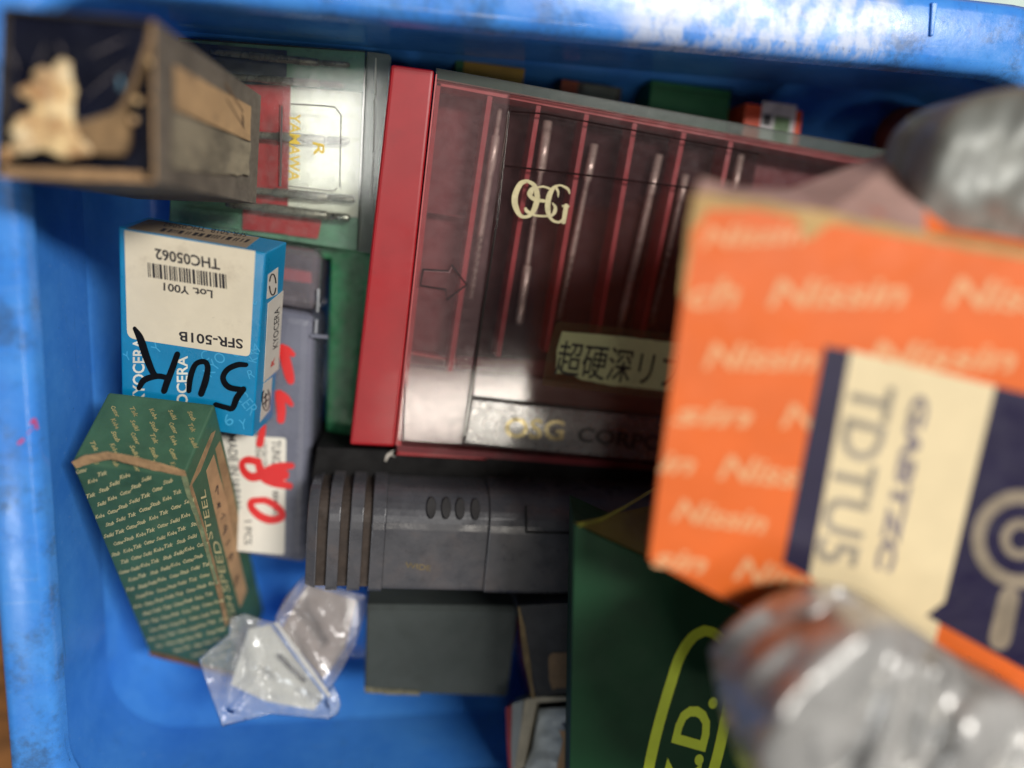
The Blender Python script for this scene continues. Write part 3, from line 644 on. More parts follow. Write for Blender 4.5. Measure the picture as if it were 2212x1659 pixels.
bar('lid_ridge_or_glint', fo, [(943, 160), (856, 962)], 3, 0, .5, PINK, osg)
bar('lid_ridge_or_glint', fo, [(876, 829), (870, 950)], 3, 0, .3, mat('dark line', (40, 34, 40), .4), osg)
CREAM = mat('worn cream print', (196, 184, 140), .6, var=.12, vscale=400)
zC = lambda P: [(x / 10.081 + 1069.7, y / 10.081 + 356.6, w_ / 10.081) for x, y, w_ in P]
strokes('emblem', fo, [zC([(700, 345, 70), (560, 400, 110), (450, 600, 130), (425, 800, 130), (465, 960, 120), (540, 1090, 90), (640, 1130, 66), (740, 1100, 80), (830, 1000, 110), (890, 850, 120), (915, 700, 120), (890, 530, 110), (830, 420, 90), (700, 345, 70)])], CREAM, osg, 1.0)
strokes('emblem', fo, [zC([(800, 620, 50), (830, 500, 50), (780, 530, 70), (735, 620, 80), (800, 710, 90), (900, 760, 80), (1060, 780, 70)]), zC([(660, 950, 60), (700, 1010, 80), (860, 1090, 50), (1000, 1110, 46), (1150, 1110, 46)]), zC([(950, 480, 46), (1060, 470, 46), (1200, 520, 50)])], CREAM, osg, 1.03)
strokes('emblem', fo, [zC([(1620, 620, 26), (1590, 530, 60), (1500, 470, 50), (1400, 440, 40), (1270, 500, 80), (1180, 660, 120), (1145, 850, 120), (1150, 1000, 110), (1190, 1130, 70), (1280, 1220, 56), (1400, 1240, 56), (1500, 1170, 70)]), zC([(1470, 890, 40), (1600, 900, 40)]), zC([(1545, 890, 100), (1520, 1050, 100), (1490, 1240, 90)]), zC([(1370, 690, 24), (1370, 580, 50), (1330, 500, 60)]), zC([(1250, 830, 30), (1310, 920, 70), (1290, 1030, 80), (1230, 1100, 50)])], CREAM, osg, 1.07)
ENG = mat('engraved line', (40, 18, 20), .7)
ar = [z6(*p) for p in ((500, 255), (655, 265), (675, 225), (770, 350), (645, 445), (640, 380), (482, 355), (500, 255))]
strokes('arrow_mark', fo, [[(x, y, 4.5) for x, y in ar]], ENG, osg, .12, smoothing=0)
strokes('arrow_mark', fo, [[(x, y, 1.6) for x, y in [(a + 2.5, b + 2.5) for a, b in ar][:3]]], mat('engraved glint', (150, 112, 112), .6), osg, .1, smoothing=0)
TAPEC = film('old clear tape', (.86, .8, .7), .08, (150, 140, 110), .12, 1.5, .06, .4)
prism('clear_tape', fo, Z6([(1330, 575), (2400, 690), (2400, 1110), (1240, 975), (1265, 800)]), .92, 1.0, TAPEC, osg)
LABG = mat('pale olive label', (196, 198, 142), .7, var=.06, vscale=90, dirt=[((120, 112, 80), 110, .55, .85, .5)])
ol = prism('paper_label', fo, jag(Z6([(1365, 640), (1700, 668), (2300, 735), (2280, 1040), (1960, 1005), (1660, 975), (1480, 940), (1415, 905), (1325, 900), (1330, 760)]), 12, .7, 11), 1.03, 1.13, LABG, osg)
lettering('lettering', fo, [('超硬深リブ', z6(1316, 888), z6(2100, 985), z6(1356, 690))], mat('black label print', (24, 26, 22), .5), ol, 1.17, off=.006)
GLD = mat('pressed gold lettering', (196, 180, 130), .3, .4, var=.25, vscale=300)
DKL = mat('pressed dark lettering', (46, 46, 44), .4, .2, var=.3)
lettering('lettering', fo, [('OSG', z6(1002, 1295), z6(1372, 1316), z6(1012, 1172))], GLD, lb_, 1.16, off=.022)
lettering('lettering', fo, [('CORPORATION', z6(1455, 1320), z6(2560, 1450), z6(1470, 1232))], DKL, lb_, 1.16, off=.02)
prism('clasp_tab', fo, Z6([(365, 1345), (830, 1400), (900, 1440), (330, 1410)]), -12, -4, REDP, osg, .4)
DRILL = mat('drill steel', (206, 200, 188), .25, .3, var=.1, vscale=300)
drills = [((1080, 236), (1016, 645), [(0, .55), (.13, .55), (.14, 1.0), (.30, 1.0), (.32, .75), (.65, .75), (1, .7)], .66, 'first drill bit from the left in the red case, beside the arrow'),
  ((1183, 262), (1121, 700), [(0, 1.15), (.23, 1.15), (.25, .55), (.68, .55), (.71, 1.0), (.98, 1.0), (1, .6)], 0, 'drill bit passing under the cream emblem in the red case'),
  ((1284, 312), (1206, 690), [(0, 1.0), (.19, 1.0), (.21, .6), (.62, .7), (1, .7)], .63, 'slim drill bit just right of the cream emblem'),
  ((1424, 335), (1336, 720), [(0, 1.05), (.2, 1.05), (.22, .9), (.9, .9), (1, .5)], 0, 'thick grey drill bit right of the fourth divider'),
  ((1481, 378), (1408, 700), [(0, .9), (.16, .9), (.18, .6), (.5, .62), (1, .6)], .5, 'drill bit half hidden by the left edge of the orange box'),
  ((1600, 335), (1530, 690), [(0, .9), (.2, .9), (.22, .6), (.6, .6), (1, .6)], .6, 'drill bit whose tip alone shows above the orange box corner')]
for a, b, pr, fl, lb in drills:
    P, Q = fo(*a, -9.5), fo(*b, -9.5)
    t = thing('drill_bit', (P + Q) / 2, lb, 'drill bit', 'drill bits in the red case')
    cut = fl or .7
    k = [x for x in pr if x[0] <= cut]; k2 = [x for x in pr if x[0] > cut]
    r_ = k[-1][1]; pr1 = k + [(cut, r_)]; pr2 = [(0, r_)] + [((x - cut) / (1 - cut), y) for x, y in k2]
    M_ = P.lerp(Q, cut)
    pr1 = [(x, y * 1.35) for x, y in pr1]; pr2 = [(x, y * 1.35) for x, y in pr2]; r_ *= 1.35
    tube('shank', P, M_, [(x / cut, y) for x, y in pr1[:-1]] + [(1, r_)] if pr1[-2][0] < cut else [(x / cut, y) for x, y in pr1[:-1]], DRILL, t, 18)
    tube('cutting_tip', M_, Q, pr2, mat('dark cutting steel', (140, 136, 126), .3, .35, var=.3, vscale=400) if fl else DRILL, t, 20, twist=26, flute=.02 if fl else 0)
# ================================================================== black tool case
fb = Face((659, 1062, 237), (1245, 1090, 236), (665, 1275, 238))
BX = fb(1245, 1205) - fb(662, 1190); BX.normalize()
BY = (BX.cross(fb.n)).normalized()
if BY.dot(fb(662, 1275) - fb(662, 1100)) < 0: BY = -BY
O_ = fb(662, 1140)                                    # start of the rounded edge
wB = (fb(665, 1278) - O_).dot(BY) / MM
def prof(sh=0, depth=58, r=12.0):
    P = [(wB - sh, -depth), (wB - sh, -1.2), (wB - sh - 1.2, -sh)]
    for i in range(9):
        a = math.radians(90 * i / 8); P.append((0 - math.sin(a) * (r - sh) , -r + math.cos(a) * (r - sh)))
    P.append((-r + sh, -depth)); return P
bk = thing('black_tool_case', fb(950, 1190, -58), 'dusty black plastic tool case with ribbed rounded end', 'tool case')
CASE = mat('dusty black plastic', (82, 82, 86), .31, var=.18, vscale=60, dirt=[((100, 88, 82), 60, .45, .75, .5), ((40, 38, 38), 140, .5, .8, .5), ((150, 132, 110), 500, .7, .78, .5)], bump=.12, rvar=.12)
GROOVE = mat('brown dusty groove', (62, 52, 45), .8, var=.3, vscale=150)
def seg(name, u0, u1, sh, m, bev=.3, sh0=None):
    x0 = (fb(u0, 1200) - O_).dot(BX) / MM; x1 = (fb(u1, 1200) - O_).dot(BX) / MM
    pt = lambda x, p: O_ + BX * (x * MM) + BY * (p[0] * MM) + fb.n * (p[1] * MM)
    A_ = [pt(x0, p) for p in prof(sh if sh0 is None else sh0)]; B_ = [pt(x1, p) for p in prof(sh)]
    return solid(name, A_, B_, m, bk, bev, 2)
Zb = lambda x: x / 2.880 + 603.5
seg('end_cap', Zb(160), Zb(228), .5, CASE, .4, 2.0)
for a, b in ((228, 293), (368, 428), (510, 563)): seg('groove', Zb(a), Zb(b), 1.5, GROOVE, .1)
for a, b in ((293, 368), (428, 510), (563, 648)): seg('rib', Zb(a), Zb(b), 0, CASE, .4)
seg('sleeve', Zb(648), Zb(1288), .9, CASE, .3); seg('shell', Zb(1292), Zb(2500), .25, CASE, .4)
for i, x in enumerate((925, 1018, 1105, 1200)):
    xx = (fb(Zb(x), 1200) - O_).dot(BX) / MM; a = math.radians(38)
    c = O_ + BX * xx * MM + BY * (-math.sin(a) * 11.2 * MM) + fb.n * ((-12 + math.cos(a) * 11.2) * MM)
    nrm = -BY * math.sin(a) + fb.n * math.cos(a); tg = nrm.cross(BX).normalized()
    V = [c + nrm * .0002] ; V = [c + nrm * .00015 + BX * (math.cos(t_ * .3927) * .0016) + tg * (math.sin(t_ * .3927) * .0038) for t_ in range(16)]
    V2 = [p + nrm * .0006 - (p - c) * .15 for p in V]
    solid('grip_bump', V2, V, mat('dark grip', (44, 42, 42), .5), bk)
sl = [fb(Zb(1530), 1103), fb(Zb(1530), 1150)]
bar('latch_seam', fb, [(Zb(1535), 1092), (Zb(1535), 1150), (Zb(1900), 1153)], 4, -.2, .05, mat('deep seam', (14, 14, 14), .8), bk)
lettering('lettering', fb, [('WIDE', (875, 1226), (930, 1234), (876, 1214))], mat('worn gold stamp', (120, 104, 66), .5, var=.4, vscale=500), bk, -.8, off=.01)
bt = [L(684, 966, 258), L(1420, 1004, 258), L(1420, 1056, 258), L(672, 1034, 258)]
bx = thing('shade_block', (bt[0] + bt[2]) / 2 - Vector((0, 0, .039)), 'added black block standing for the shade between the red drill case and the ribbed black case', 'box')  # made-up block, near-black to stand for the deep shade on the case side
BB = mat('shade black', (22, 21, 21), .75, var=.3, vscale=80, dirt=[((70, 66, 60), 500, .7, .78, .6)], spec=.25, bump=.2)
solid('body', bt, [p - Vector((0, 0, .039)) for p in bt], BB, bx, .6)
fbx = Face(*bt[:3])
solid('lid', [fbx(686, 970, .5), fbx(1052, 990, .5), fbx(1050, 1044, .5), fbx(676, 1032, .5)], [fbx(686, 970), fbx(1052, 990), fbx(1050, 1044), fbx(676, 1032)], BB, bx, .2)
# ================================================================== dark grey green carton
DGB = mat('dark grey green board', (66, 73, 71), .75, var=.12, vscale=50, dirt=[((44, 46, 44), 50, .4, .75, .6), ((110, 112, 96), 380, .68, .78, .6)], bump=.2)
fj = Face((792, 1309, 250), (1117, 1312, 250), (787, 1493, 250))
jt = quad(fj, [(792, 1306), (1119, 1310), (1094, 1505), (787, 1494)])
jb = thing('dark_carton', fj(950, 1400, -47), 'plain dark grey green carton below the black tool case', 'box')
solid('body', jt, [p - Vector((0, 0, .046)) for p in jt], DGB, jb, .7, 3)
solid('lid_flap', [p.lerp(sum(jt, Vector()) / 4, .0) + fj.n * .0006 for p in quad(fj, [(794, 1313), (1117, 1317), (1096, 1494), (790, 1484)])], quad(fj, [(794, 1313), (1117, 1317), (1096, 1494), (790, 1484)]), DGB, jb, .2)
prism('worn_corner', fj, jag([(787, 1484), (850, 1490), (905, 1494), (908, 1502), (850, 1501), (788, 1496)], 5, .8, 3), -.2, .75, mat('scuffed board', (112, 108, 88), .9, var=.4, vscale=250), jb)
# ================================================================== open red and white box
ZJ = lambda P: [(x / 3.666 + 768, y / 3.666 + 1207) for x, y in P]
fq = Face((1117, 1308, 236), (1158, 1510, 236), (1232, 1306, 232))
fq2 = Face((1158, 1509, 236), (1232, 1505, 232), (1140, 1680, 229))
DK = mat('near black board', (46, 46, 48), .6, var=.25, vscale=60, dirt=[((84, 74, 60), 160, .55, .8, .5)], bump=.2)
q_top = quad(fq, [(1119, 1308), (1300, 1300), (1300, 1506), (1160, 1510)])
qb = thing('striped_box', fq(1200, 1450, -60), 'open carton with red and white striped side and dark lid', 'box')
q_dn = [p - Vector((0, 0, .058)) for p in q_top]
solid('body', q_top, q_dn, DK, qb, .4)
fqs = Face(q_top[0], q_top[3], q_dn[0])
RS = mat('red print', (150, 44, 54), .55, var=.12, dirt=[((70, 40, 44), 90, .5, .8, .5)])
GS = mat('grey white print', (150, 156, 156), .6, var=.1)
prism('printed_side', fqs, ZJ([(1270, 420), (1300, 520), (1400, 1060), (1440, 1125), (1190, 1180), (1200, 1000)]), 0, .1, RS, qb)
prism('white_stripe', fqs, ZJ([(1278, 700), (1300, 760), (1250, 1150), (1212, 1180), (1240, 950)]), .1, .2, GS, qb)
prism('white_stripe', fqs, ZJ([(1295, 920), (1312, 990), (1290, 1140), (1262, 1150)]), .1, .2, GS, qb)
prism('board_edge', fq, jag(ZJ([(1285, 375), (1300, 380), (1345, 560), (1420, 1090), (1440, 1115), (1400, 1120), (1330, 800)]), 8, .6, 5), -.1, .25, mat('tan worn edge', (122, 104, 74), .9, var=.3, vscale=200), qb)
prism('torn_patch', fq, jag(ZJ([(1530, 770), (1560, 745), (1760, 750), (1760, 1020), (1590, 1025), (1560, 1040), (1530, 940)]), 8, .9, 6), 0, .25, mat('bare brown board', (132, 108, 82), .9, var=.2, vscale=120, bump=.4), qb)
# open end
oe = ZJ([(1340, 1130), (1420, 1118), (1900, 1100), (1900, 1690), (1230, 1690), (1260, 1660)])
e_t = quad(fq2, oe, -6); e_b = [p - Vector((0, 0, .004)) for p in e_t]
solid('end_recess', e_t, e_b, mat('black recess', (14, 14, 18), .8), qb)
prism('board_edge', fq2, ZJ([(1340, 1115), (1440, 1125), (1330, 1657), (1290, 1680), (1240, 1680), (1262, 1657)]), -6, .1, mat('pale board edge', (190, 180, 156), .85, var=.15, vscale=150), qb, .2)
prism('board_edge', fq2, ZJ([(1350, 1112), (1440, 1095), (1760, 1090), (1760, 1122), (1460, 1140), (1380, 1150)]), -4, .4, mat('pale board edge', (190, 180, 156), .85, var=.15, vscale=150), qb, .2)
prism('printed_side', fq2, ZJ([(1190, 1180), (1270, 1150), (1235, 1500), (1240, 1680), (1215, 1680), (1200, 1500)]), -8, -.4, RS, qb)
prism('white_stripe', fq2, ZJ([(1240, 1150), (1330, 1120), (1275, 1660), (1262, 1680), (1238, 1680), (1232, 1500)]), -8, -.1, GS, qb)
foilm = mat('silver wrap', (196, 202, 200), .45, .1, var=.1, vscale=80)
pl = pad('silver_wrap', fq2, ZJ([(1450, 1190), (1760, 1165), (1760, 1680), (1330, 1680), (1400, 1500)]), -2, 1.2, foilm, None, 8, .02, 4, base=fq2(1200, 1600, -5))
props(pl, 'pale grey plastic wrap sticking out of the open red striped box', 'wrapping')
prism('inner_flap', fq2, jag(ZJ([(1612, 1360), (1660, 1365), (1760, 1380), (1760, 1680), (1590, 1680), (1640, 1440)]), 12, .6, 4), 1.2, 1.6, mat('peach board', (226, 180, 132), .8, var=.08), qb)
# ================================================================== green box with yellow oval
fN = Face((1238, 1128, 196), (1640, 1345, 193), (1230, 1700, 196))
NG = mat('dark green board', (14, 58, 32), .6, var=.12, vscale=40, spec=.3, rvar=.08)
NY = mat('yellow green print', (200, 218, 58), .5, var=.06)
nt = quad(fN, [(1240, 1132), (1398, 1205), (1650, 1345), (2060, 1560), (2060, 1860), (1226, 1860)])
nt_ = [p.copy() for p in nt]
nk = thing('oval_logo_box', fN(1500, 1500, -26), 'dark green carton with a lime oval around initials', 'box')
sh_ = L(1330, 1075, 222) - nt[0]
solid('body', nt, [p + Vector((sh_.x * .25, sh_.y * .25, sh_.z)) for p in nt], NG, nk, .5)
fe = [nt[0], nt[1], L(1545, 1062, 226), L(1300, 1124, 206)]
OLV = mat('olive board inside', (92, 84, 26), .7, var=.25, vscale=40, dirt=[((48, 40, 20), 60, .45, .75, .6)])
solid('end_flap', [p + Vector((0, .0004, 0)) for p in fe], [p + Vector((0.0, .0, -.0012)) for p in fe], OLV, nk, .1)
yl = Face(*fe[:3])
bar('flap_edge', yl, [(1250, 1134), (1298, 1122), (1348, 1096), (1420, 1052)], 7, .1, .5, mat('lime flap edge', (128, 132, 40), .6), nk)
ov = [(1522, 1362), (1495, 1378), (1468, 1420), (1448, 1480), (1430, 1540), (1412, 1610), (1400, 1680), (1402, 1790), (1440, 1830), (1490, 1790), (1530, 1700), (1560, 1590), (1576, 1480), (1568, 1400), (1545, 1370), (1522, 1362)]
strokes('oval_mark', fN, [[(x, y, 23) for x, y in ov]], NY, nk, .08)
lettering('lettering', fN, [('N.K.D.', (1462, 1862), (1548, 1508), (1392, 1842))], NY, nk, .14, off=.035)
# ================================================================== orange box
fO = Face((1500, 428, 164), (2212, 540, 155), (1400, 1208, 167))
OR = mat('orange printed carton', (240, 112, 40), .55, var=.06, vscale=50, dirt=[((206, 120, 70), 70, .6, .85, .4)])
ot = quad(fO, [(1502, 420), (1640, 436), (1790, 462), (2000, 505), (2330, 565), (2300, 1660), (1652, 1342), (1402, 1208)])
oa, ob = L(1514, 384, 172), L(1990, 303, 194)
sh_ = (oa - ot[0]); shd = fO.n * -.034
od = [ot[0] + (oa - ot[0]), ot[1] + Vector((0, .0035, -.012)), ot[2] + Vector((0, .006, -.018)), ob, ot[4] + (ob - ot[3]) + Vector((0, -.012, -.008)), ot[5] + Vector((.004, .004, -.016)), ot[6] + Vector((.003, .003, -.009)), ot[7] + Vector((.002, .003, -.007))]
orb = thing('orange_carton', (ot[0] + ot[5]) / 2 + Vector((0, 0, -.04)), 'bright orange carton with cream script pattern and navy label, close to the camera', 'box')
END = mat('scuffed pink brown board', (182, 146, 136), .75, var=.15, vscale=60, dirt=[((190, 84, 46), 80, .58, .7, .8), ((150, 152, 136), 70, .58, .72, .7)])
V = ot + od; n8 = 8
FC = [tuple(range(8)), tuple(range(15, 7, -1))] + [(i, (i + 1) % 8, (i + 1) % 8 + 8, i + 8) for i in range(3, 8)]
mesh('body', V, FC, OR, orb)
mesh('end_panel', [p + Vector((0, .00015, 0)) for p in (ot[0], ot[1], ot[2], ot[3], od[3], od[2], od[1], od[0])], [(0, 1, 6, 7), (1, 2, 5, 6), (2, 3, 4, 5)], END, orb)
WE = mat('worn tan edge', (196, 160, 104), .8, var=.2, vscale=90)
prism('worn_edge', fO, jag([(1500, 416), (1640, 432), (1780, 458), (2000, 502), (2330, 560), (2330, 582), (2000, 522), (1800, 482), (1770, 500), (1745, 520), (1720, 470), (1640, 452), (1530, 452), (1496, 500), (1480, 640), (1470, 640), (1486, 500)], 14, 2.2, 2), -.1, .15, WE, orb)
CRM = mat('cream print', (238, 176, 124), .55, var=.04)
z7 = lambda x, y: (x / 2.160 + 1371, y / 2.160 + 329)
zD = lambda x, y: (x / 2.954 + 1207, y / 2.954 + 1097)
rows = []
def word(s, p, q, ht): 
    p, q = Vector(p), Vector(q); d = (q - p).normalized(); rows.append((s, tuple(p), tuple(q), tuple(p + Vector((d.y, -d.x)) * ht * .9)))
for s, p, q, ht in (('Nissin', z7(310, 440), z7(800, 420), 48), ('ch', z7(250, 725), z7(490, 715), 66), ('Nissin', z7(620, 720), z7(1270, 715), 66), ('Nissin', z7(1450, 715), z7(2100, 760), 70), ('Nissin', z7(320, 1005), z7(850, 1015), 60), ('Nissin', z7(1080, 1000), z7(1780, 1020), 62),
    ('sin', z7(170, 1265), z7(550, 1280), 50), ('Nissin', z7(680, 1280), z7(1220, 1310), 56), ('in', z7(110, 1490), z7(280, 1500), 46), ('Nissin', z7(385, 1520), z7(900, 1580), 58), ('Nissin', zD(720, 75), zD(1320, 165), 52), ('sin', zD(590, 370), zD(940, 420), 46), ('Nissin', zD(1110, 450), zD(1750, 590), 56)):
    word(s, p, q, ht)
lettering('printed_pattern', fO, rows, CRM, orb, .06, off=.022, shear=.3)
NV = mat('navy print', (36, 30, 62), .45, var=.08); CRL = mat('cream label print', (240, 220, 176), .55, var=.04)
prism('printed_band', fO, [(1783, 748), (1838, 757), (1748, 1246), (1692, 1216)], .02, .16, NV, orb)
bd = prism('printed_band', fO, [(1838, 757), (2151, 834), (2012, 1420), (1748, 1246)], .02, .14, CRL, orb)
be = prism('printed_band', fO, [(2151, 834), (2420, 900), (2420, 1560), (2000, 1330), (2040, 1300)], .02, .16, NV, orb)
LG = mat('grey print', (150, 136, 116), .6)
zE = lambda x, y: (x / 2.749 + 1673, y / 2.749 + 740.5)
lettering('lettering', fO, [('TDTU5', zE(480, 215), zE(240, 1290), zE(720, 270))], mat('faded black print', (160, 150, 134), .6), bd, .2, off=.02)
lettering('lettering', fO, [('GABTZC', zE(830, 300), zE(600, 1340), zE(930, 330))], mat('blue grey print', (134, 124, 128), .6), bd, .2, off=.05)
strokes('emblem', fO, [[(x, y, 30) for x, y, _ in ring(2205, 1165, 92, 92, 1, 0, 360, 24)], [(x, y, 20) for x, y, _ in ring(2205, 1165, 34, 34, 1, 0, 360, 16)], [(2180, 1290, 44), (2160, 1380, 48)]], LG, be, .2, smoothing=0)
# ================================================================== silvery crumpled wrap, nearest the lens
def lump(name, outline, lv, bulge, seed, m, base_l, label, folds, step=12):
    f = Face((1600, 1400, lv), (2100, 1400, lv), (1800, 1700, lv)) if seed == 1 else Face((2000, 300, lv), (2200, 300, lv), (2100, 500, lv))
    def hf(x, y, d):
        e = min(1, d / 150); z = bulge * math.sqrt(max(0, 1 - (1 - e) ** 2))
        for (ax, ay, bx, by, wd, am) in folds:
            A_, B_, P_ = Vector((ax, ay)), Vector((bx, by)), Vector((x, y)); ab = B_ - A_; t = max(0, min(1, (P_ - A_).dot(ab) / ab.length_squared)); q = (P_ - A_ - ab * t).length / wd
            z += am * math.exp(-q * q)
        a_, b_ = x * .86 + y * .5, x * .5 - y * .86
        z += 2.4 * (abs(noise.noise(Vector((a_ * .0075, b_ * .002, seed)))) * 2 - .6) + .5 * noise.noise(Vector((a_ * .016, b_ * .006, seed + 3)))
        return z
    o = pad(name, f, outline, 0, 0, m, None, step, seed=seed, base=f(outline[0][0], outline[0][1], -10), hf=hf, thick=14)
    props(o, label, 'wrapping', 'crumpled silvery wrapping'); return o
SIL = mat('silvery crumpled wrap', (204, 202, 198), .33, .38, var=.22, vscale=40, dirt=[((96, 92, 88), 45, .48, .7, .7)], rvar=.12)
SIL2 = mat('dull grey wrap', (140, 142, 136), .5, .2, var=.25, vscale=60, dirt=[((80, 78, 66), 60, .45, .7, .7), ((176, 166, 150), 80, .58, .75, .5)], rvar=.15)
lump('crumpled_wrap', spline([(1590, 1480), (1622, 1432), (1686, 1380), (1760, 1342), (1850, 1322), (1950, 1344), (2050, 1416), (2140, 1474), (2260, 1530), (2320, 1600), (2320, 1800), (1900, 1830), (1700, 1800), (1645, 1710), (1605, 1580)], 4), 140, 9, 1, SIL, 0, 'shiny crumpled silver wrap below the navy label, with bright creases', [(1700, 1545, 1860, 1385, 46, 4.5), (1880, 1680, 1975, 1440, 40, 4.0), (2000, 1390, 1950, 1640, 20, -4.5), (1640, 1640, 1700, 1560, 30, 2.5), (1640, 1560, 1720, 1500, 30, 1.5), (1770, 1560, 1770, 1640, 14, 1.2), (2080, 1560, 2120, 1650, 40, 1.6)])
lump('crumpled_wrap', spline([(1985, 330), (2010, 270), (2070, 222), (2150, 196), (2260, 186), (2400, 220), (2440, 540), (2330, 602), (2212, 572), (2100, 556), (1996, 534), (1966, 480), (1964, 390)], 4), 172, 9, 2, SIL2, 0, 'dull grey mottled wrap behind the orange carton', [(2080, 300, 2200, 260, 50, 1.0), (2040, 380, 2080, 440, 40, 1.2), (2160, 420, 2220, 380, 30, 1.4), (2140, 480, 2200, 500, 30, -1)])
# ================================================================== clear zip bag with paper slip
ZP = lambda P: [(x / 3.67 + 384, y / 3.67 + 1207) for x, y in P]
fz = Face((500, 1280, 266), (780, 1280, 262), (600, 1560, 250))
FILM = film('clear bag film', (.97, .98, .99), .12, (240, 240, 240), .14, 1.45, .1, .3, bump=.2, bscale=60, boost=1.)
FILM2 = film('thin clear bag film', (.97, .96, .97), .14, (214, 210, 208), .12, 1.45, .06, .3, bump=.2, bscale=50, boost=1.)
zb = thing('zip_bag', fz(600, 1430, -2), 'small clear plastic bag folded over, holding a white slip', 'bag')
def creases(cr, base, amp, seed):
    def hf(x, y, d):
        z = base + amp * noise.noise(Vector((x * .011, y * .011, seed))) + amp * .7 * (1 - 2 * abs(noise.noise(Vector((x * .016, y * .016, seed + 2)))))
        for (a, b, wd, am) in cr:
            (ax, ay), (bx, by) = ZP([a, b]); A_, B_, P_ = Vector((ax, ay)), Vector((bx, by)), Vector((x, y)); ab = B_ - A_; t = max(0, min(1, (P_ - A_).dot(ab) / ab.length_squared)); q = (P_ - A_ - ab * t).length / wd
            z += am * max(0, 1 - q)
        return z
    return hf
frontO = ZP([(165, 800), (280, 700), (405, 605), (405, 470), (530, 435), (690, 490), (765, 505), (900, 690), (1060, 900), (1200, 1090), (1230, 1000), (1270, 1080), (1290, 1150), (1270, 1230), (1200, 1270), (1100, 1265), (900, 1245), (730, 1230), (540, 1280), (350, 1330), (250, 1050)])
cr1 = [((765, 505), (1210, 1120), 18, .3), ((170, 800), (350, 1330), 26, .6), ((450, 740), (390, 1150), 20, 1.0), ((530, 435), (640, 900), 16, 1.0), ((640, 940), (430, 1190), 12, 1.2), ((430, 1190), (1150, 1260), 12, 1.2), ((640, 900), (1180, 1200), 18, -1.0), ((1200, 1100), (1220, 1250), 6, 1.6)]
pad('front_film', fz, frontO, 0, 0, FILM, zb, 6, seed=3, hf=creases(cr1, 4.8, .8, 4.), smooth=True, thick=.05)
backO = ZP([(770, 470), (860, 300), (1000, 130), (1250, 230), (1500, 300), (1490, 420), (1400, 690), (1240, 985), (1190, 1085), (1000, 800)])
pad('back_film', fz, backO, 0, 0, FILM2, zb, 6, seed=4, hf=creases([((770, 470), (1000, 150), 14, 1.6), ((1100, 380), (1250, 620), 22, 1.6), ((1400, 690), (1220, 1000), 12, 1.2), ((1000, 560), (1180, 1000), 14, 1.2), ((930, 420), (1150, 700), 16, -1.2)], 3.5, .35, 9.), smooth=True, thick=.05)
prism('fold', fz, jag(ZP([(755, 505), (790, 500), (1010, 800), (1215, 1085), (1200, 1110), (980, 830)]), 9, .5, 3), 4.6, 5.4, film('folded film edge', (.9, .9, .9), .55, (240, 238, 230), .15, 1.5, .2, .3), zb, .2)
t_ = prism('paper_slip', fz, ZP([(420, 1000), (560, 560), (730, 520), (1160, 1090), (1080, 1200), (700, 1130)]), .2, .4, mat('cream paper', (226, 222, 206), .7, var=.04), None, .05, base=fz(590, 1440)); props(t_, 'white paper slip inside the small clear bag', 'paper')
P_, Q_ = fz(*ZP([(800, 765)])[0], 2.6), fz(*ZP([(1012, 975)])[0], 2.6)
t_ = tube('pin', P_, Q_, [(0, .75), (.02, .85), (.98, .85), (1, .75)], mat('grey brown pin', (50, 44, 36), .4, .6), None, 10, base=(P_ + Q_) / 2); props(t_, 'thin grey metal pin in the clear bag on the white slip', 'pin')
t_ = prism('brown_card', fz, ZP([(820, 560), (1020, 200), (1420, 330), (1330, 700), (1150, 960)]), -.6, -.2, mat('brown card', (172, 162, 152), .8, var=.15, vscale=50), None, .05, base=fz(680, 1350)); props(t_, 'brown card piece showing through the upper half of the clear bag', 'card')
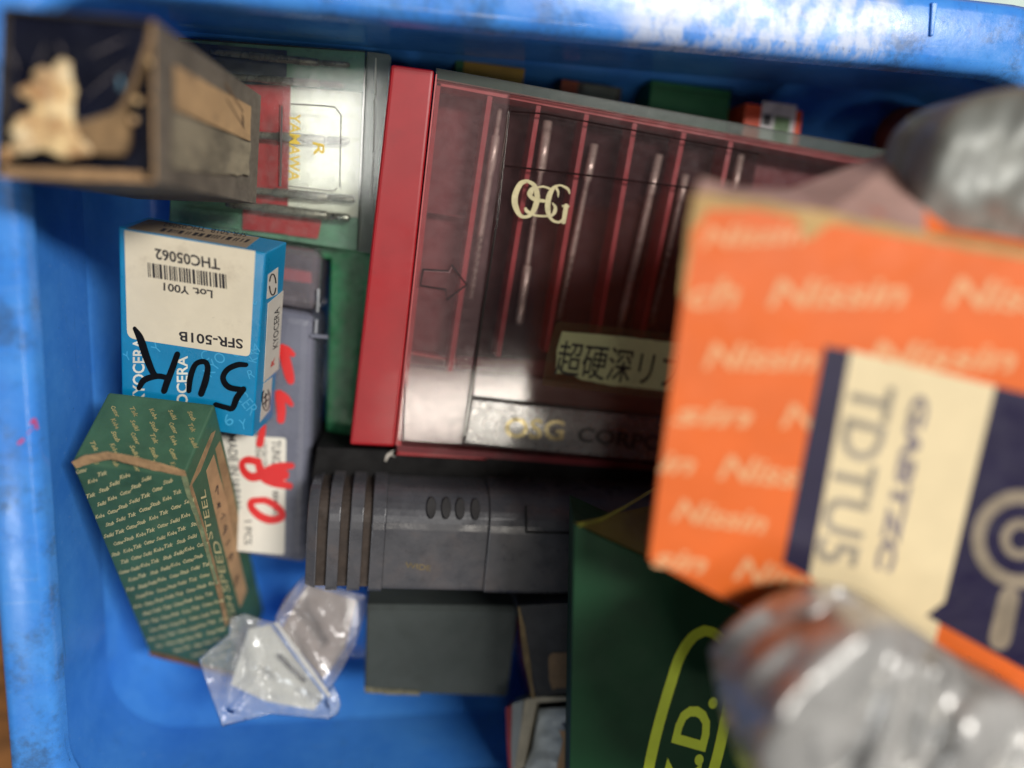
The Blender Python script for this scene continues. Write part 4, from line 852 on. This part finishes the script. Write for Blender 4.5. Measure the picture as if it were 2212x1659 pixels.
# ================================================================== things lying beyond the drill case
def small_box(name, pts, lv, depth, m, label, bev=.5, cat='box'):
    f = Face((pts[0][0], pts[0][1], lv), (pts[1][0], pts[1][1], lv), (pts[2][0], pts[2][1], lv))
    t = thing(name, f(*pts[0], -depth), label, cat); solid('body', quad(f, pts), [p - f.n * depth * MM for p in quad(f, pts)], m, t, bev); return t, f
t, f = small_box('green_carton', [(1408, 172), (1580, 196), (1565, 330), (1395, 300)], 276, 22, mat('green carton', (24, 96, 52), .6, var=.12), 'small plain green carton by the far bin wall')
bar('lid_line', f, [(1410, 186), (1576, 210)], 2, 0, .4, mat('deep green', (16, 60, 36), .6), t)
t, f = small_box('orange_white_box', [(1612, 222), (1735, 240), (1722, 330), (1600, 310)], 270, 28, mat('orange carton', (216, 78, 34), .6, var=.12), 'little orange carton with a white label at the far wall')
prism('paper_label', f, [(1648, 218), (1722, 228), (1708, 330), (1636, 318)], 0, .2, mat('white label', (214, 210, 208), .6), t)
prism('dark_print', f, [(1650, 246), (1668, 248), (1664, 272), (1646, 270)], .2, .3, INK, t)
prism('green_print', f, [(1674, 250), (1708, 255), (1700, 310), (1668, 304)], .2, .3, mat('green print', (92, 122, 78), .6, var=.4, vscale=500), t)
t, f = small_box('yellow_carton', [(1000, 130), (1135, 148), (1122, 230), (990, 215)], 277, 20, mat('ochre carton', (150, 118, 34), .6, var=.15), 'ochre yellow carton peeking out above the drill case')
prism('green_edge', f, [(985, 131), (1003, 131), (992, 215), (978, 213)], -.2, .3, mat('green board', (26, 90, 50), .6), t)
t, f = small_box('grey_carton', [(1215, 170), (1345, 190), (1330, 300), (1200, 280)], 279, 19, mat('dark grey carton', (66, 62, 54), .7, var=.2), 'dark grey carton with a rusty patch beyond the drill case')
prism('rusty_patch', f, [(1215, 172), (1250, 177), (1244, 215), (1208, 210)], 0, .2, mat('rust print', (136, 62, 32), .7), t)
prism('grey_patch', f, [(1262, 180), (1335, 191), (1328, 225), (1256, 214)], 0, .2, mat('grey green print', (92, 98, 86), .7), t)
P_, Q_ = L(1960, 300, 262), L(1960, 300, 299)
t_ = tube('round_tin', P_, Q_, [(0, 10), (.05, 11), (.06, 11.4), (.94, 11.4), (1, 11)], mat('dark red brown tin', (70, 26, 18), .5, .2, var=.2), None, 28, base=Q_); props(t_, 'dark red brown round tin in the shaded far corner', 'tin')

fl_ = Face((820, 960, 257), (880, 960, 257), (840, 1010, 257))
t_ = strokes('lint', fl_, [[(833, 995, 3), (838, 984, 6), (850, 974, 3)], [(838, 984, 4), (846, 983, 2), (852, 986, 1.5)]], mat('white lint', (214, 206, 194), .9), None, 0); props(t_, 'tiny white lint fibre just below the lower left corner of the red drill case', 'lint')
